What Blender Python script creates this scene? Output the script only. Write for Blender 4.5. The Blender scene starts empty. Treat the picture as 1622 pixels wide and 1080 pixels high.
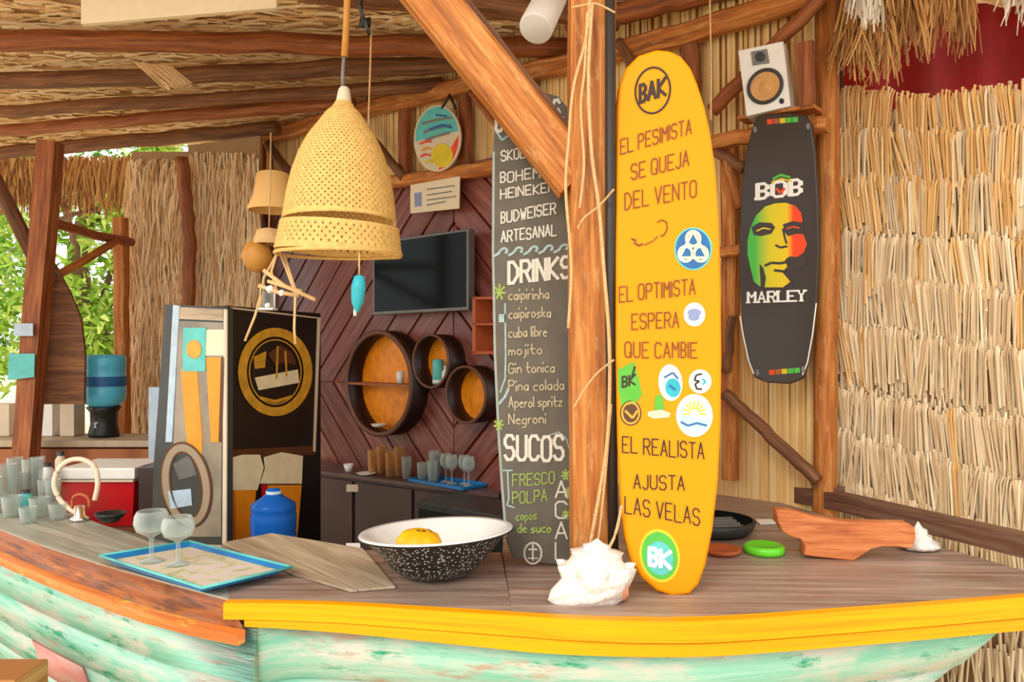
import bpy, math, random
from mathutils import Vector, Matrix
R = random.Random(7)
S = bpy.context.scene
COL = S.collection
F = 1200.0; CX = 811.0; CY = 560.0; CAMZ = 1.65; CZ = 1.02   # CZ: height of the bar top

# ------------------------------------------------------------------ camera, world, light
cam = bpy.data.objects.new('camera', bpy.data.cameras.new('camera'))
COL.objects.link(cam); S.camera = cam
cam.location = (0, 0, CAMZ); cam.rotation_euler = (math.radians(90), 0, 0)
cam.data.sensor_width = 36; cam.data.lens = 36 * F / 1622
cam.data.shift_y = 20 / 1622
cam.data.clip_start = 0.05; cam.data.clip_end = 200
w = bpy.data.worlds.new('world'); S.world = w; w.use_nodes = True
bg = w.node_tree.nodes['Background']
bg.inputs['Color'].default_value = (0.96, 0.98, 1.0, 1); bg.inputs['Strength'].default_value = 1.15
sl = bpy.data.lights.new('sun', 'SUN'); sl.energy = 1.0; sl.angle = math.radians(24); sl.color = (1.0, 0.93, 0.80)
sun = bpy.data.objects.new('sun', sl); COL.objects.link(sun)
sun.rotation_euler = Vector((0.45, 0.80, -0.56)).to_track_quat('-Z', 'Y').to_euler()
vs = S.view_settings
vs.view_transform = 'Standard'; vs.look = 'None'; vs.gamma = 1; vs.use_curve_mapping = False
vs.exposure = 0.50

# ------------------------------------------------------------------ helpers
def V(*a): return Vector(a)
def P(px, py, Y): return V((px - CX) / F * Y, Y, CAMZ - (py - CY) / F * Y)
def PZ(px, py, z):
    Y = (CAMZ - z) * F / (py - CY); return P(px, py, Y)
class Plane:
    def __init__(s, p0, n):
        s.p0 = Vector(p0); s.n = Vector(n).normalized()
        s.ux = V(-s.n.y, s.n.x, 0); s.ux.normalize()
        if s.ux.x < 0: s.ux = -s.ux
    def hit(s, px, py, off=0.0):
        d = P(px, py, 1.0) - V(0, 0, CAMZ); o = V(0, 0, CAMZ)
        t = (s.p0 + s.n * off - o).dot(s.n) / d.dot(s.n)
        return o + d * t
def vplane(x0, y0, x1, y1):      # vertical plane through two plan points, normal to the camera side
    d = V(x1 - x0, y1 - y0, 0); n = V(d.y, -d.x, 0).normalized()
    if n.dot(V(x0, y0, 0)) > 0: n = -n
    return Plane((x0, y0, 0), n)

def srgb(c):
    c = [x / 255 for x in c]
    return tuple([x / 12.92 if x <= 0.04045 else ((x + 0.055) / 1.055) ** 2.4 for x in c]) + (1,)
MATS = {}
def base_mat(name):
    m = bpy.data.materials.new(name); m.use_nodes = True
    return m, m.node_tree, m.node_tree.nodes['Principled BSDF']
def plain(name, c, rough=0.6, metal=0.0, var=0.12, sc=18.0, bump=0.0, trans=0.0, emit=None, rnd=0.0):
    """solid colour with a slight procedural mottling"""
    m, nt, b = base_mat(name); N = nt.nodes; L = nt.links
    col = srgb(c)
    tc = N.new('ShaderNodeTexCoord'); no = N.new('ShaderNodeTexNoise'); no.inputs['Scale'].default_value = sc; no.inputs['Detail'].default_value = 4
    L.new(tc.outputs['Object'], no.inputs['Vector'])
    mr = N.new('ShaderNodeMapRange'); mr.inputs['From Min'].default_value = 0.3; mr.inputs['From Max'].default_value = 0.7
    mr.inputs['To Min'].default_value = 1 - var; mr.inputs['To Max'].default_value = 1 + var
    L.new(no.outputs['Fac'], mr.inputs['Value'])
    h = N.new('ShaderNodeHueSaturation'); h.inputs['Color'].default_value = col
    if rnd:
        oi = N.new('ShaderNodeObjectInfo'); m2 = N.new('ShaderNodeMapRange')
        m2.inputs['To Min'].default_value = 1 - rnd; m2.inputs['To Max'].default_value = 1 + rnd
        L.new(oi.outputs['Random'], m2.inputs['Value'])
        mu = N.new('ShaderNodeMath'); mu.operation = 'MULTIPLY'
        L.new(mr.outputs[0], mu.inputs[0]); L.new(m2.outputs[0], mu.inputs[1]); L.new(mu.outputs[0], h.inputs['Value'])
    else: L.new(mr.outputs[0], h.inputs['Value'])
    L.new(h.outputs[0], b.inputs['Base Color'])
    b.inputs['Roughness'].default_value = rough; b.inputs['Metallic'].default_value = metal
    if trans: b.inputs['Transmission Weight'].default_value = trans
    if bump:
        bp = N.new('ShaderNodeBump'); bp.inputs['Strength'].default_value = bump; bp.inputs['Distance'].default_value = 0.01
        L.new(no.outputs['Fac'], bp.inputs['Height']); L.new(bp.outputs[0], b.inputs['Normal'])
    return m
def wood(name, cols, su=2.5, sv=40.0, rough=0.65, bump=0.4, rnd=0.12, blotch=None, bsc=3.0, bth=(0.5, 0.62)):
    """grain stretched along U; cols: dark -> light; blotch: colour of patches of paint or wear"""
    m, nt, b = base_mat(name); N = nt.nodes; L = nt.links
    tc = N.new('ShaderNodeTexCoord'); mp = N.new('ShaderNodeMapping'); mp.inputs['Scale'].default_value = (su, sv, 1)
    oi = N.new('ShaderNodeObjectInfo')
    ml = N.new('ShaderNodeMath'); ml.operation = 'MULTIPLY'; ml.inputs[1].default_value = 37.0
    L.new(oi.outputs['Random'], ml.inputs[0]); cb = N.new('ShaderNodeCombineXYZ')
    L.new(ml.outputs[0], cb.inputs[0]); L.new(ml.outputs[0], cb.inputs[2]); L.new(cb.outputs[0], mp.inputs['Location'])
    L.new(tc.outputs['UV'], mp.inputs['Vector'])
    no = N.new('ShaderNodeTexNoise'); no.inputs['Scale'].default_value = 1; no.inputs['Detail'].default_value = 6; no.inputs['Roughness'].default_value = 0.65
    no.inputs['Distortion'].default_value = 0.4
    L.new(mp.outputs[0], no.inputs['Vector'])
    cr = N.new('ShaderNodeValToRGB'); e = cr.color_ramp.elements
    n = len(cols)
    e[0].position = 0.3; e[0].color = srgb(cols[0]); e[1].position = 0.7; e[1].color = srgb(cols[-1])
    for i in range(1, n - 1):
        x = e.new(0.3 + 0.4 * i / (n - 1)); x.color = srgb(cols[i])
    L.new(no.outputs['Fac'], cr.inputs[0]); out = cr.outputs[0]
    if blotch:
        for k, bc in enumerate(blotch):
            n2 = N.new('ShaderNodeTexNoise'); n2.inputs['Scale'].default_value = bsc * (1 + 0.4 * k); n2.inputs['Detail'].default_value = 7; n2.inputs['Roughness'].default_value = 0.7
            mp2 = N.new('ShaderNodeMapping'); mp2.inputs['Scale'].default_value = (1, 3.5, 1); mp2.inputs['Location'].default_value = (k * 13.1, k * 5.3, k)
            L.new(tc.outputs['UV'], mp2.inputs['Vector']); L.new(mp2.outputs[0], n2.inputs['Vector'])
            m3 = N.new('ShaderNodeMapRange'); bt = bth[k] if isinstance(bth, list) else bth; m3.inputs['From Min'].default_value = bt[0]; m3.inputs['From Max'].default_value = bt[1]
            L.new(n2.outputs['Fac'], m3.inputs['Value'])
            mx = N.new('ShaderNodeMix'); mx.data_type = 'RGBA'
            L.new(m3.outputs[0], mx.inputs['Factor']); L.new(out, mx.inputs['A']); mx.inputs['B'].default_value = srgb(bc); out = mx.outputs['Result']
    h = N.new('ShaderNodeHueSaturation'); m2 = N.new('ShaderNodeMapRange')
    m2.inputs['To Min'].default_value = 1 - rnd; m2.inputs['To Max'].default_value = 1 + rnd
    L.new(oi.outputs['Random'], m2.inputs['Value']); L.new(m2.outputs[0], h.inputs['Value']); L.new(out, h.inputs['Color'])
    L.new(h.outputs[0], b.inputs['Base Color']); b.inputs['Roughness'].default_value = rough
    bp = N.new('ShaderNodeBump'); bp.inputs['Strength'].default_value = bump; bp.inputs['Distance'].default_value = 0.006
    L.new(no.outputs['Fac'], bp.inputs['Height']); L.new(bp.outputs[0], b.inputs['Normal'])
    return m
def strandmat(name, cols, sc=9.0, rough=0.7, sheen=0.0):
    """colour varies from stalk to stalk (position noise) and per object"""
    m, nt, b = base_mat(name); N = nt.nodes; L = nt.links
    tc = N.new('ShaderNodeTexCoord'); oi = N.new('ShaderNodeObjectInfo'); g = N.new('ShaderNodeNewGeometry')
    ad = N.new('ShaderNodeMath'); ad.operation = 'ADD'
    L.new(oi.outputs['Random'], ad.inputs[0]); L.new(g.outputs['Random Per Island'], ad.inputs[1])
    fr = N.new('ShaderNodeMath'); fr.operation = 'FRACT'; L.new(ad.outputs[0], fr.inputs[0])
    no = N.new('ShaderNodeTexNoise'); no.inputs['Scale'].default_value = 1; no.inputs['Detail'].default_value = 5
    mp = N.new('ShaderNodeMapping'); mp.inputs['Scale'].default_value = (sc * 8, sc * 8, sc)
    L.new(tc.outputs['Object'], mp.inputs[0]); L.new(mp.outputs[0], no.inputs['Vector'])
    mm = N.new('ShaderNodeMix'); mm.data_type = 'FLOAT'; mm.inputs['Factor'].default_value = 0.4
    L.new(fr.outputs[0], mm.inputs['A']); L.new(no.outputs['Fac'], mm.inputs['B'])
    cr = N.new('ShaderNodeValToRGB'); e = cr.color_ramp.elements; n = len(cols)
    e[0].position = 0.15; e[0].color = srgb(cols[0]); e[1].position = 0.85; e[1].color = srgb(cols[-1])
    for i in range(1, n - 1):
        x = e.new(0.15 + 0.7 * i / (n - 1)); x.color = srgb(cols[i])
    L.new(mm.outputs['Result'], cr.inputs[0]); L.new(cr.outputs[0], b.inputs['Base Color'])
    b.inputs['Roughness'].default_value = rough
    bp = N.new('ShaderNodeBump'); bp.inputs['Strength'].default_value = 0.3; bp.inputs['Distance'].default_value = 0.004
    L.new(no.outputs['Fac'], bp.inputs['Height']); L.new(bp.outputs[0], b.inputs['Normal'])
    return m
def glassmat(name, c=(235, 245, 245), rough=0.03, ior=1.3, tr=1.0):
    m, nt, b = base_mat(name); b.inputs['Base Color'].default_value = srgb(c); b.inputs['Roughness'].default_value = rough
    b.inputs['Transmission Weight'].default_value = tr; b.inputs['IOR'].default_value = ior
    return m
def thinglass(name, c=(244, 250, 250), edge=0.35, bc=(226, 230, 222)):
    m, nt, b = base_mat(name); N = nt.nodes; L = nt.links
    tr = N.new('ShaderNodeBsdfTransparent'); tr.inputs[0].default_value = srgb(c)
    b.inputs['Base Color'].default_value = srgb(bc); b.inputs['Roughness'].default_value = 0.04
    lw = N.new('ShaderNodeLayerWeight'); lw.inputs[0].default_value = edge
    mr = N.new('ShaderNodeMapRange'); mr.inputs['To Min'].default_value = 0.10; mr.inputs['To Max'].default_value = 0.75
    L.new(lw.outputs['Facing'], mr.inputs['Value'])
    mx = N.new('ShaderNodeMixShader'); L.new(mr.outputs[0], mx.inputs[0]); L.new(tr.outputs[0], mx.inputs[1]); L.new(b.outputs[0], mx.inputs[2])
    L.new(mx.outputs[0], N['Material Output'].inputs[0]); return m
def speckle(name, c1, c2, sc=140, th=0.2):
    m, nt, b = base_mat(name); N = nt.nodes; L = nt.links
    tc = N.new('ShaderNodeTexCoord'); no = N.new('ShaderNodeTexVoronoi'); no.inputs['Scale'].default_value = sc
    L.new(tc.outputs['Object'], no.inputs['Vector'])
    mr = N.new('ShaderNodeMapRange'); mr.inputs['From Min'].default_value = th; mr.inputs['From Max'].default_value = th + 0.08
    L.new(no.outputs['Distance'], mr.inputs['Value'])
    mx = N.new('ShaderNodeMix'); mx.data_type = 'RGBA'; mx.inputs['A'].default_value = srgb(c2); mx.inputs['B'].default_value = srgb(c1)
    L.new(mr.outputs[0], mx.inputs['Factor']); L.new(mx.outputs['Result'], b.inputs['Base Color']); b.inputs['Roughness'].default_value = 0.3
    return m

ORG = {}
def tag(o, label=None, cat=None, group=None, kind=None):
    if label: o['label'] = label
    if cat: o['category'] = cat
    if group: o['group'] = group
    if kind: o['kind'] = kind
    return o
def thing(name, label, cat, loc, group=None):
    o = bpy.data.objects.new(name, None); COL.objects.link(o); o.empty_display_size = 0.05
    o.location = loc; ORG[o] = Vector(loc); return tag(o, label, cat, group)
class MB:
    def __init__(s): s.v = []; s.f = []; s.uv = []; s.sm = []
    def face(s, idx, uvs=None, smooth=False):
        s.f.append(tuple(idx)); s.uv.append(uvs or [(0, 0)] * len(idx)); s.sm.append(smooth)
    def sweep(s, path, sec, up=None, scale=None, jit=0.0, smooth=True, caps=True, twist=0.0, closed=False):
        """path: 3D points; sec: list of 2D (a,b) of the cross-section; scale: per point"""
        path = [Vector(p) for p in path]; n = len(sec); b0 = len(s.v); m = len(path)
        per = [0.0]
        for i in range(n): per.append(per[-1] + (Vector(sec[(i + 1) % n]) - Vector(sec[i])).length)
        al = 0.0; als = []
        for i, p in enumerate(path):
            if closed: t = path[(i + 1) % m] - path[i - 1]
            else: t = (path[min(i + 1, m - 1)] - path[max(i - 1, 0)])
            t.normalize()
            u = Vector(up) if up is not None else (V(0, 0, 1) if abs(t.z) < 0.9 else V(0, 1, 0))
            a = t.cross(u); a.normalize(); bb = a.cross(t)
            if i: al += (p - path[i - 1]).length
            als.append(al)
            k = scale[i] if scale else 1.0
            off = a * R.uniform(-jit, jit) + bb * R.uniform(-jit, jit)
            ca, sa = math.cos(twist * i), math.sin(twist * i)
            for (x, y) in sec:
                jj = 1 + R.uniform(-jit, jit) * 4
                x, y = x * ca - y * sa, x * sa + y * ca
                s.v.append(p + off + (a * x + bb * y) * k * jj)
        rng = m if closed else m - 1
        for i in range(rng):
            i2 = (i + 1) % m
            for j in range(n):
                j2 = (j + 1) % n
                ue = als[i2] if i2 else al + 0.05
                s.face((b0 + i * n + j, b0 + i * n + j2, b0 + i2 * n + j2, b0 + i2 * n + j),
                       [(als[i], per[j]), (als[i], per[j + 1]), (ue, per[j + 1]), (ue, per[j])], smooth)
        if caps and not closed:
            s.face([b0 + j for j in range(n)][::-1], [(x * 0.3, y) for x, y in sec][::-1])
            s.face([b0 + (m - 1) * n + j for j in range(n)], [(x * 0.3, y) for x, y in sec])
        return s
    def tube(s, path, r, n=8, scale=None, jit=0.0, closed=False, smooth=True):
        sec = [(r * math.cos(2 * math.pi * k / n), r * math.sin(2 * math.pi * k / n)) for k in range(n)]
        return s.sweep(path, sec, scale=scale, jit=jit, closed=closed, smooth=smooth)
    def bar(s, p0, p1, w, h, up=None, segs=1, jit=0.0, ch=0.12, smooth=False):
        c = min(w, h) * ch
        sec = [(-w/2 + c, -h/2), (w/2 - c, -h/2), (w/2, -h/2 + c), (w/2, h/2 - c), (w/2 - c, h/2), (-w/2 + c, h/2), (-w/2, h/2 - c), (-w/2, -h/2 + c)]
        p0 = Vector(p0); p1 = Vector(p1)
        return s.sweep([p0.lerp(p1, i / segs) for i in range(segs + 1)], sec, up=up, jit=jit, smooth=smooth)
    def lathe(s, c, prof, n=32, axis=None, smooth=True, knob=None, close=False, ref=None):
        """prof: (r, h) along axis; knob(theta, i) -> radius factor"""
        c = Vector(c); ax = Vector(axis).normalized() if axis is not None else V(0, 0, 1)
        r0 = Vector(ref) if ref is not None else (V(1, 0, 0) if abs(ax.x) < 0.8 else V(0, 0, 1))
        b = ax.cross(r0).normalized(); a = b.cross(ax)
        b0 = len(s.v); m = len(prof); arc = 0
        arcs = []
        for i, (r, h) in enumerate(prof):
            if i: arc += math.hypot(r - prof[i-1][0], h - prof[i-1][1])
            arcs.append(arc)
            for k in range(n):
                th = 2 * math.pi * k / n; kk = knob(th, i) if knob else 1
                s.v.append(c + ax * h + (a * math.cos(th) + b * math.sin(th)) * r * kk)
        for i in range(m - 1):
            for k in range(n):
                k2 = (k + 1) % n
                s.face((b0 + i*n + k, b0 + i*n + k2, b0 + (i+1)*n + k2, b0 + (i+1)*n + k),
                       [(k / n, arcs[i]), ((k+1) / n, arcs[i]), ((k+1) / n, arcs[i+1]), (k / n, arcs[i+1])], smooth)
        if close:
            s.face([b0 + k for k in range(n)][::-1]); s.face([b0 + (m-1)*n + k for k in range(n)])
        return s
    def prism(s, pts, d, bev=0.0, front=True, uvdir=None):
        """pts: 3D outline (one plane, front face); d: extrusion vector; bev: edge rounding"""
        pts = [Vector(p) for p in pts]; n = len(pts); c = sum(pts, V(0, 0, 0)) / n; d = Vector(d)
        dn = d.normalized(); b0 = len(s.v)
        # outward-safe inset using averaged edge normals
        nrm = V(0, 0, 0)
        for i in range(n): nrm += (pts[i] - c).cross(pts[(i + 1) % n] - c)
        nrm.normalize()
        def inset(k):
            res = []
            for i in range(n):
                e1 = (pts[i] - pts[i-1]).normalized(); e2 = (pts[(i+1) % n] - pts[i]).normalized()
                a = nrm.cross(e1) + nrm.cross(e2)
                if a.length < 1e-6: a = nrm.cross(e1)
                a.normalize(); res.append(pts[i] + a * k)
            return res
        rings = [(bev, 0)] if bev else []
        if bev: rings = [(bev, 0.0), (bev * 0.3, bev * 0.35), (0, bev)]
        else: rings = [(0, 0)]
        L_ = d.length
        if bev: rings += [(0, L_ - bev), (bev * 0.3, L_ - bev * 0.35), (bev, L_)]
        else: rings += [(0, L_)]
        ud = Vector(uvdir).normalized() if uvdir is not None else (pts[1] - pts[0]).normalized()
        vd = nrm.cross(ud)
        def uv(p): return ((p - c).dot(ud) + 3, (p - c).dot(vd) + 3)
        allr = []
        for k, h in rings:
            r = inset(k) if k else pts
            allr.append([len(s.v) + i for i in range(n)]); s.v += [p + dn * h for p in r]
        for a, bq in zip(allr, allr[1:]):
            for i in range(n):
                j = (i + 1) % n; idx = (a[i], bq[i], bq[j], a[j])
                s.face(idx, [uv(s.v[q]) for q in idx], bool(bev) and n > 8)
        s.face(allr[0], [uv(s.v[q]) for q in allr[0]]); s.face(allr[-1][::-1], [uv(s.v[q]) for q in allr[-1]][::-1])
        return s
    def box(s, x0, x1, y0, y1, z0, z1, bev=0.0, uvdir=None):
        return s.prism([V(x0, y0, z1), V(x1, y0, z1), V(x1, y1, z1), V(x0, y1, z1)], V(0, 0, z0 - z1), bev, uvdir=uvdir)
    def blade(s, p, t, wv, L_, w0, w1=0.3, bow=0.0, nrm=None, seg=2):
        """a thin two-faced strip: p start, t direction, wv width direction"""
        b0 = len(s.v); nrm = nrm or V(0, -1, 0)
        for i in range(seg + 1):
            f = i / seg; q = p + t * (L_ * f) + nrm * (bow * math.sin(math.pi * f)); ww = w0 * (1 + (w1 - 1) * f) / 2
            s.v += [q - wv * ww, q + nrm * ww * 0.5, q + wv * ww]
        for i in range(seg):
            a = b0 + i * 3
            s.face((a, a+1, a+4, a+3)); s.face((a+1, a+2, a+5, a+4))
        return s
    def build(s, name, mat, parent=None, loc=None, local=False, **tags):
        me = bpy.data.meshes.new(name)
        o0 = Vector(loc) if loc is not None else V(0, 0, 0)
        base = ORG.get(parent, V(0, 0, 0)) if parent is not None else V(0, 0, 0)
        if not local: vv = [tuple(Vector(p) - base - o0) for p in s.v]
        else: vv = [tuple(p) for p in s.v]
        me.from_pydata(vv, [], s.f); uvl = me.uv_layers.new(name='UVMap')
        flat = [c for f in s.uv for uv in f for c in uv]
        if len(flat) == len(uvl.data) * 2: uvl.data.foreach_set('uv', flat)
        me.polygons.foreach_set('use_smooth', s.sm)
        me.materials.append(mat); me.update()
        o = bpy.data.objects.new(name, me); COL.objects.link(o)
        if parent is not None: o.parent = parent
        o.location = o0; ORG[o] = base + o0
        return tag(o, **tags) if tags else o
def one(mb, name, mat, label, cat, loc, group=None):
    o = mb.build(name, mat, loc=loc); return tag(o, label, cat, group)
def solid(o, t):
    m = o.modifiers.new('s', 'SOLIDIFY'); m.thickness = t; m.offset = 0; return o
def clip(poly, p, n):        # keep the side where (q-p).n >= 0 ; 2D/3D convex
    out = []
    for i in range(len(poly)):
        a = poly[i]; b = poly[(i + 1) % len(poly)]; da = (a - p).dot(n); db = (b - p).dot(n)
        if da >= 0: out.append(a)
        if (da >= 0) != (db >= 0): out.append(a.lerp(b, da / (da - db)))
    res = []
    for q in out:
        if not res or (q - res[-1]).length > 1e-4: res.append(q)
    if len(res) > 1 and (res[0] - res[-1]).length < 1e-4: res.pop()
    return res

# stroke lettering
G = {'A':"02 28 42;14 34",'B':"02 08 28 37 36 25 05;25 34 33 22 02",'C':"47 38 18 07 03 12 32 43",'D':"02 08 28 46 44 22 02",'E':"48 08 02 42;05 35",'F':"48 08 02;05 35",
'G':"47 38 18 07 03 12 32 43 45 25",'H':"08 02;48 42;05 45",'I':"08 02",'J':"38 33 22 12 03",'K':"08 02;48 05 42",'L':"08 02 42",'M':"02 08 25 48 42",'N':"02 08 42 48",
'O':"18 07 03 12 32 43 47 38 18",'P':"02 08 38 47 46 35 05",'Q':"18 07 03 12 32 43 47 38 18;34 42",'R':"02 08 38 47 46 35 05;25 42",'S':"47 38 18 07 06 15 35 44 43 32 12 03",
'T':"08 48;28 22",'U':"08 03 12 32 43 48",'V':"08 22 48",'W':"08 12 26 32 48",'X':"08 42;02 48",'Y':"08 25 48;25 22",'Z':"08 48 02 42",
'a':"35 15 04 03 12 22 34;35 32",'b':"08 02 22 33 34 25 05",'c':"35 15 04 03 12 32",'d':"38 32 12 03 04 15 35",'e':"04 34 25 15 04 03 12 32",'g':"35 15 04 03 12 32;35 31 20 00",
'h':"08 02;04 15 25 34 32",'i':"05 02;07 08",'j':"15 11 00;17 18",'k':"08 02;35 04 32",'l':"08 02",'m':"02 05;04 15 24 22;24 35 44 42",'n':"02 05;04 15 25 34 32",'o':"15 04 03 12 22 33 34 25 15",
'p':"05 00;05 25 34 33 22 02",'r':"02 05;04 15 25",'s':"35 15 04 33 22 02",'t':"18 13 22 32;05 35",'u':"05 03 12 22 33;35 32",'z':"05 35 02 32",'v':"05 22 45",
'.':"12 13",'-':"05 35",'&':"42 07 18 27 03 12 22 44",'6':"37 18 07 03 12 32 43 44 35 05",'4':"08 05 45;38 32"}
def lettering(mb, s, pl, x0, y0, x1, y1, h, wd, off=0.0022, serif=False, th=0.0006, jit=0.0, vert=False):
    tot = 0; ws = []
    for ch in s:
        if ch == ' ': wch = 2.6
        else: wch = max(int(t[0]) for t in G[ch].replace(';', ' ').split()) + 1.6
        ws.append(wch); tot += wch
    tot -= 1.6; u = 0
    dx, dy = (x1 - x0) / tot, (y1 - y0) / tot
    if vert: dx, dy = 4.0, 0
    for i, ch in enumerate(s):
        if ch != ' ':
            jy = R.uniform(-jit, jit) * h
            def q(t):
                a = int(t[0]); b = (int(t[1]) - 2) / 6.0
                if vert: return (x0 + a * (x1 - x0) / 4.0, y0 + i * (h * 1.25) + h - b * h)
                return (x0 + dx * (u + a), y0 + dy * (u + a) - b * h + jy)
            for st in G[ch].split(';'):
                pts = [q(t) for t in st.split()]
                segs = list(zip(pts, pts[1:]))
                if serif:
                    for e, t in ((pts[0], st.split()[0]), (pts[-1], st.split()[-1])):
                        if t[1] in '28': segs.append(((e[0] - h * .16, e[1]), (e[0] + h * .16, e[1])))
                for (a, b) in segs:
                    L_ = math.hypot(b[0] - a[0], b[1] - a[1]) or 1
                    w2 = wd / 2
                    if serif and abs(b[0] - a[0]) < 0.2 * L_: w2 = wd * 0.85
                    ex, ey = (b[0] - a[0]) / L_ * wd * .35, (b[1] - a[1]) / L_ * wd * .35
                    nx, ny = -(b[1] - a[1]) / L_ * w2, (b[0] - a[0]) / L_ * w2
                    c4 = [(a[0] - ex + nx, a[1] - ey + ny), (b[0] + ex + nx, b[1] + ey + ny), (b[0] + ex - nx, b[1] + ey - ny), (a[0] - ex - nx, a[1] - ey - ny)]
                    b0 = len(mb.v)
                    off2 = off + (len(mb.v) % 77) * 6e-6; mb.v += [pl.hit(x, y, off2) for x, y in c4] + [pl.hit(x, y, off - th) for x, y in c4]
                    mb.face((b0, b0+1, b0+2, b0+3))
                    for k in range(4): mb.face((b0 + k, b0 + 4 + k, b0 + 4 + (k+1) % 4, b0 + (k+1) % 4))
        u += ws[i]
    return mb
def pxpoly(mb, pl, pts, off, th=0.001, bev=0.0):
    return mb.prism([pl.hit(x, y, off) for x, y in pts], -pl.n * th, bev, uvdir=pl.ux)
def ell(cx, cy, rx, ry, rot=0, n=32):
    c, s_ = math.cos(rot), math.sin(rot)
    return [(cx + rx * math.cos(t) * c - ry * math.sin(t) * s_, cy + rx * math.cos(t) * s_ + ry * math.sin(t) * c) for t in [2 * math.pi * k / n for k in range(n)]]
def ringpx(mb, pl, cx, cy, rx, ry, wd, off, rot=0, n=40, th=0.001):
    o = ell(cx, cy, rx, ry, rot, n); i = ell(cx, cy, rx - wd, ry - wd, rot, n); b0 = len(mb.v)
    mb.v += [pl.hit(x, y, off) for x, y in o] + [pl.hit(x, y, off) for x, y in i]
    for k in range(n):
        j = (k + 1) % n; mb.face((b0 + k, b0 + j, b0 + n + j, b0 + n + k))
    return mb
def linepx(mb, pl, pts, wd, off):
    for (a, b) in zip(pts, pts[1:]):
        L_ = math.hypot(b[0] - a[0], b[1] - a[1]) or 1; nx, ny = -(b[1] - a[1]) / L_ * wd / 2, (b[0] - a[0]) / L_ * wd / 2
        pxpoly(mb, pl, [(a[0] + nx, a[1] + ny), (b[0] + nx, b[1] + ny), (b[0] - nx, b[1] - ny), (a[0] - nx, a[1] - ny)], off + (len(mb.v) % 77) * 6e-6, 0.0005)
    return mb
def smooth_path(pts, k=6):      # Catmull-Rom
    pts = [Vector(p) for p in pts]; out = []
    for i in range(len(pts) - 1):
        p0 = pts[max(i-1, 0)]; p1 = pts[i]; p2 = pts[i+1]; p3 = pts[min(i+2, len(pts)-1)]
        for j in range(k):
            t = j / k
            out.append(0.5 * ((2*p1) + (p2-p0)*t + (2*p0-5*p1+4*p2-p3)*t*t + (3*p1-p0-3*p2+p3)*t**3))
    out.append(pts[-1]); return out

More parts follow.
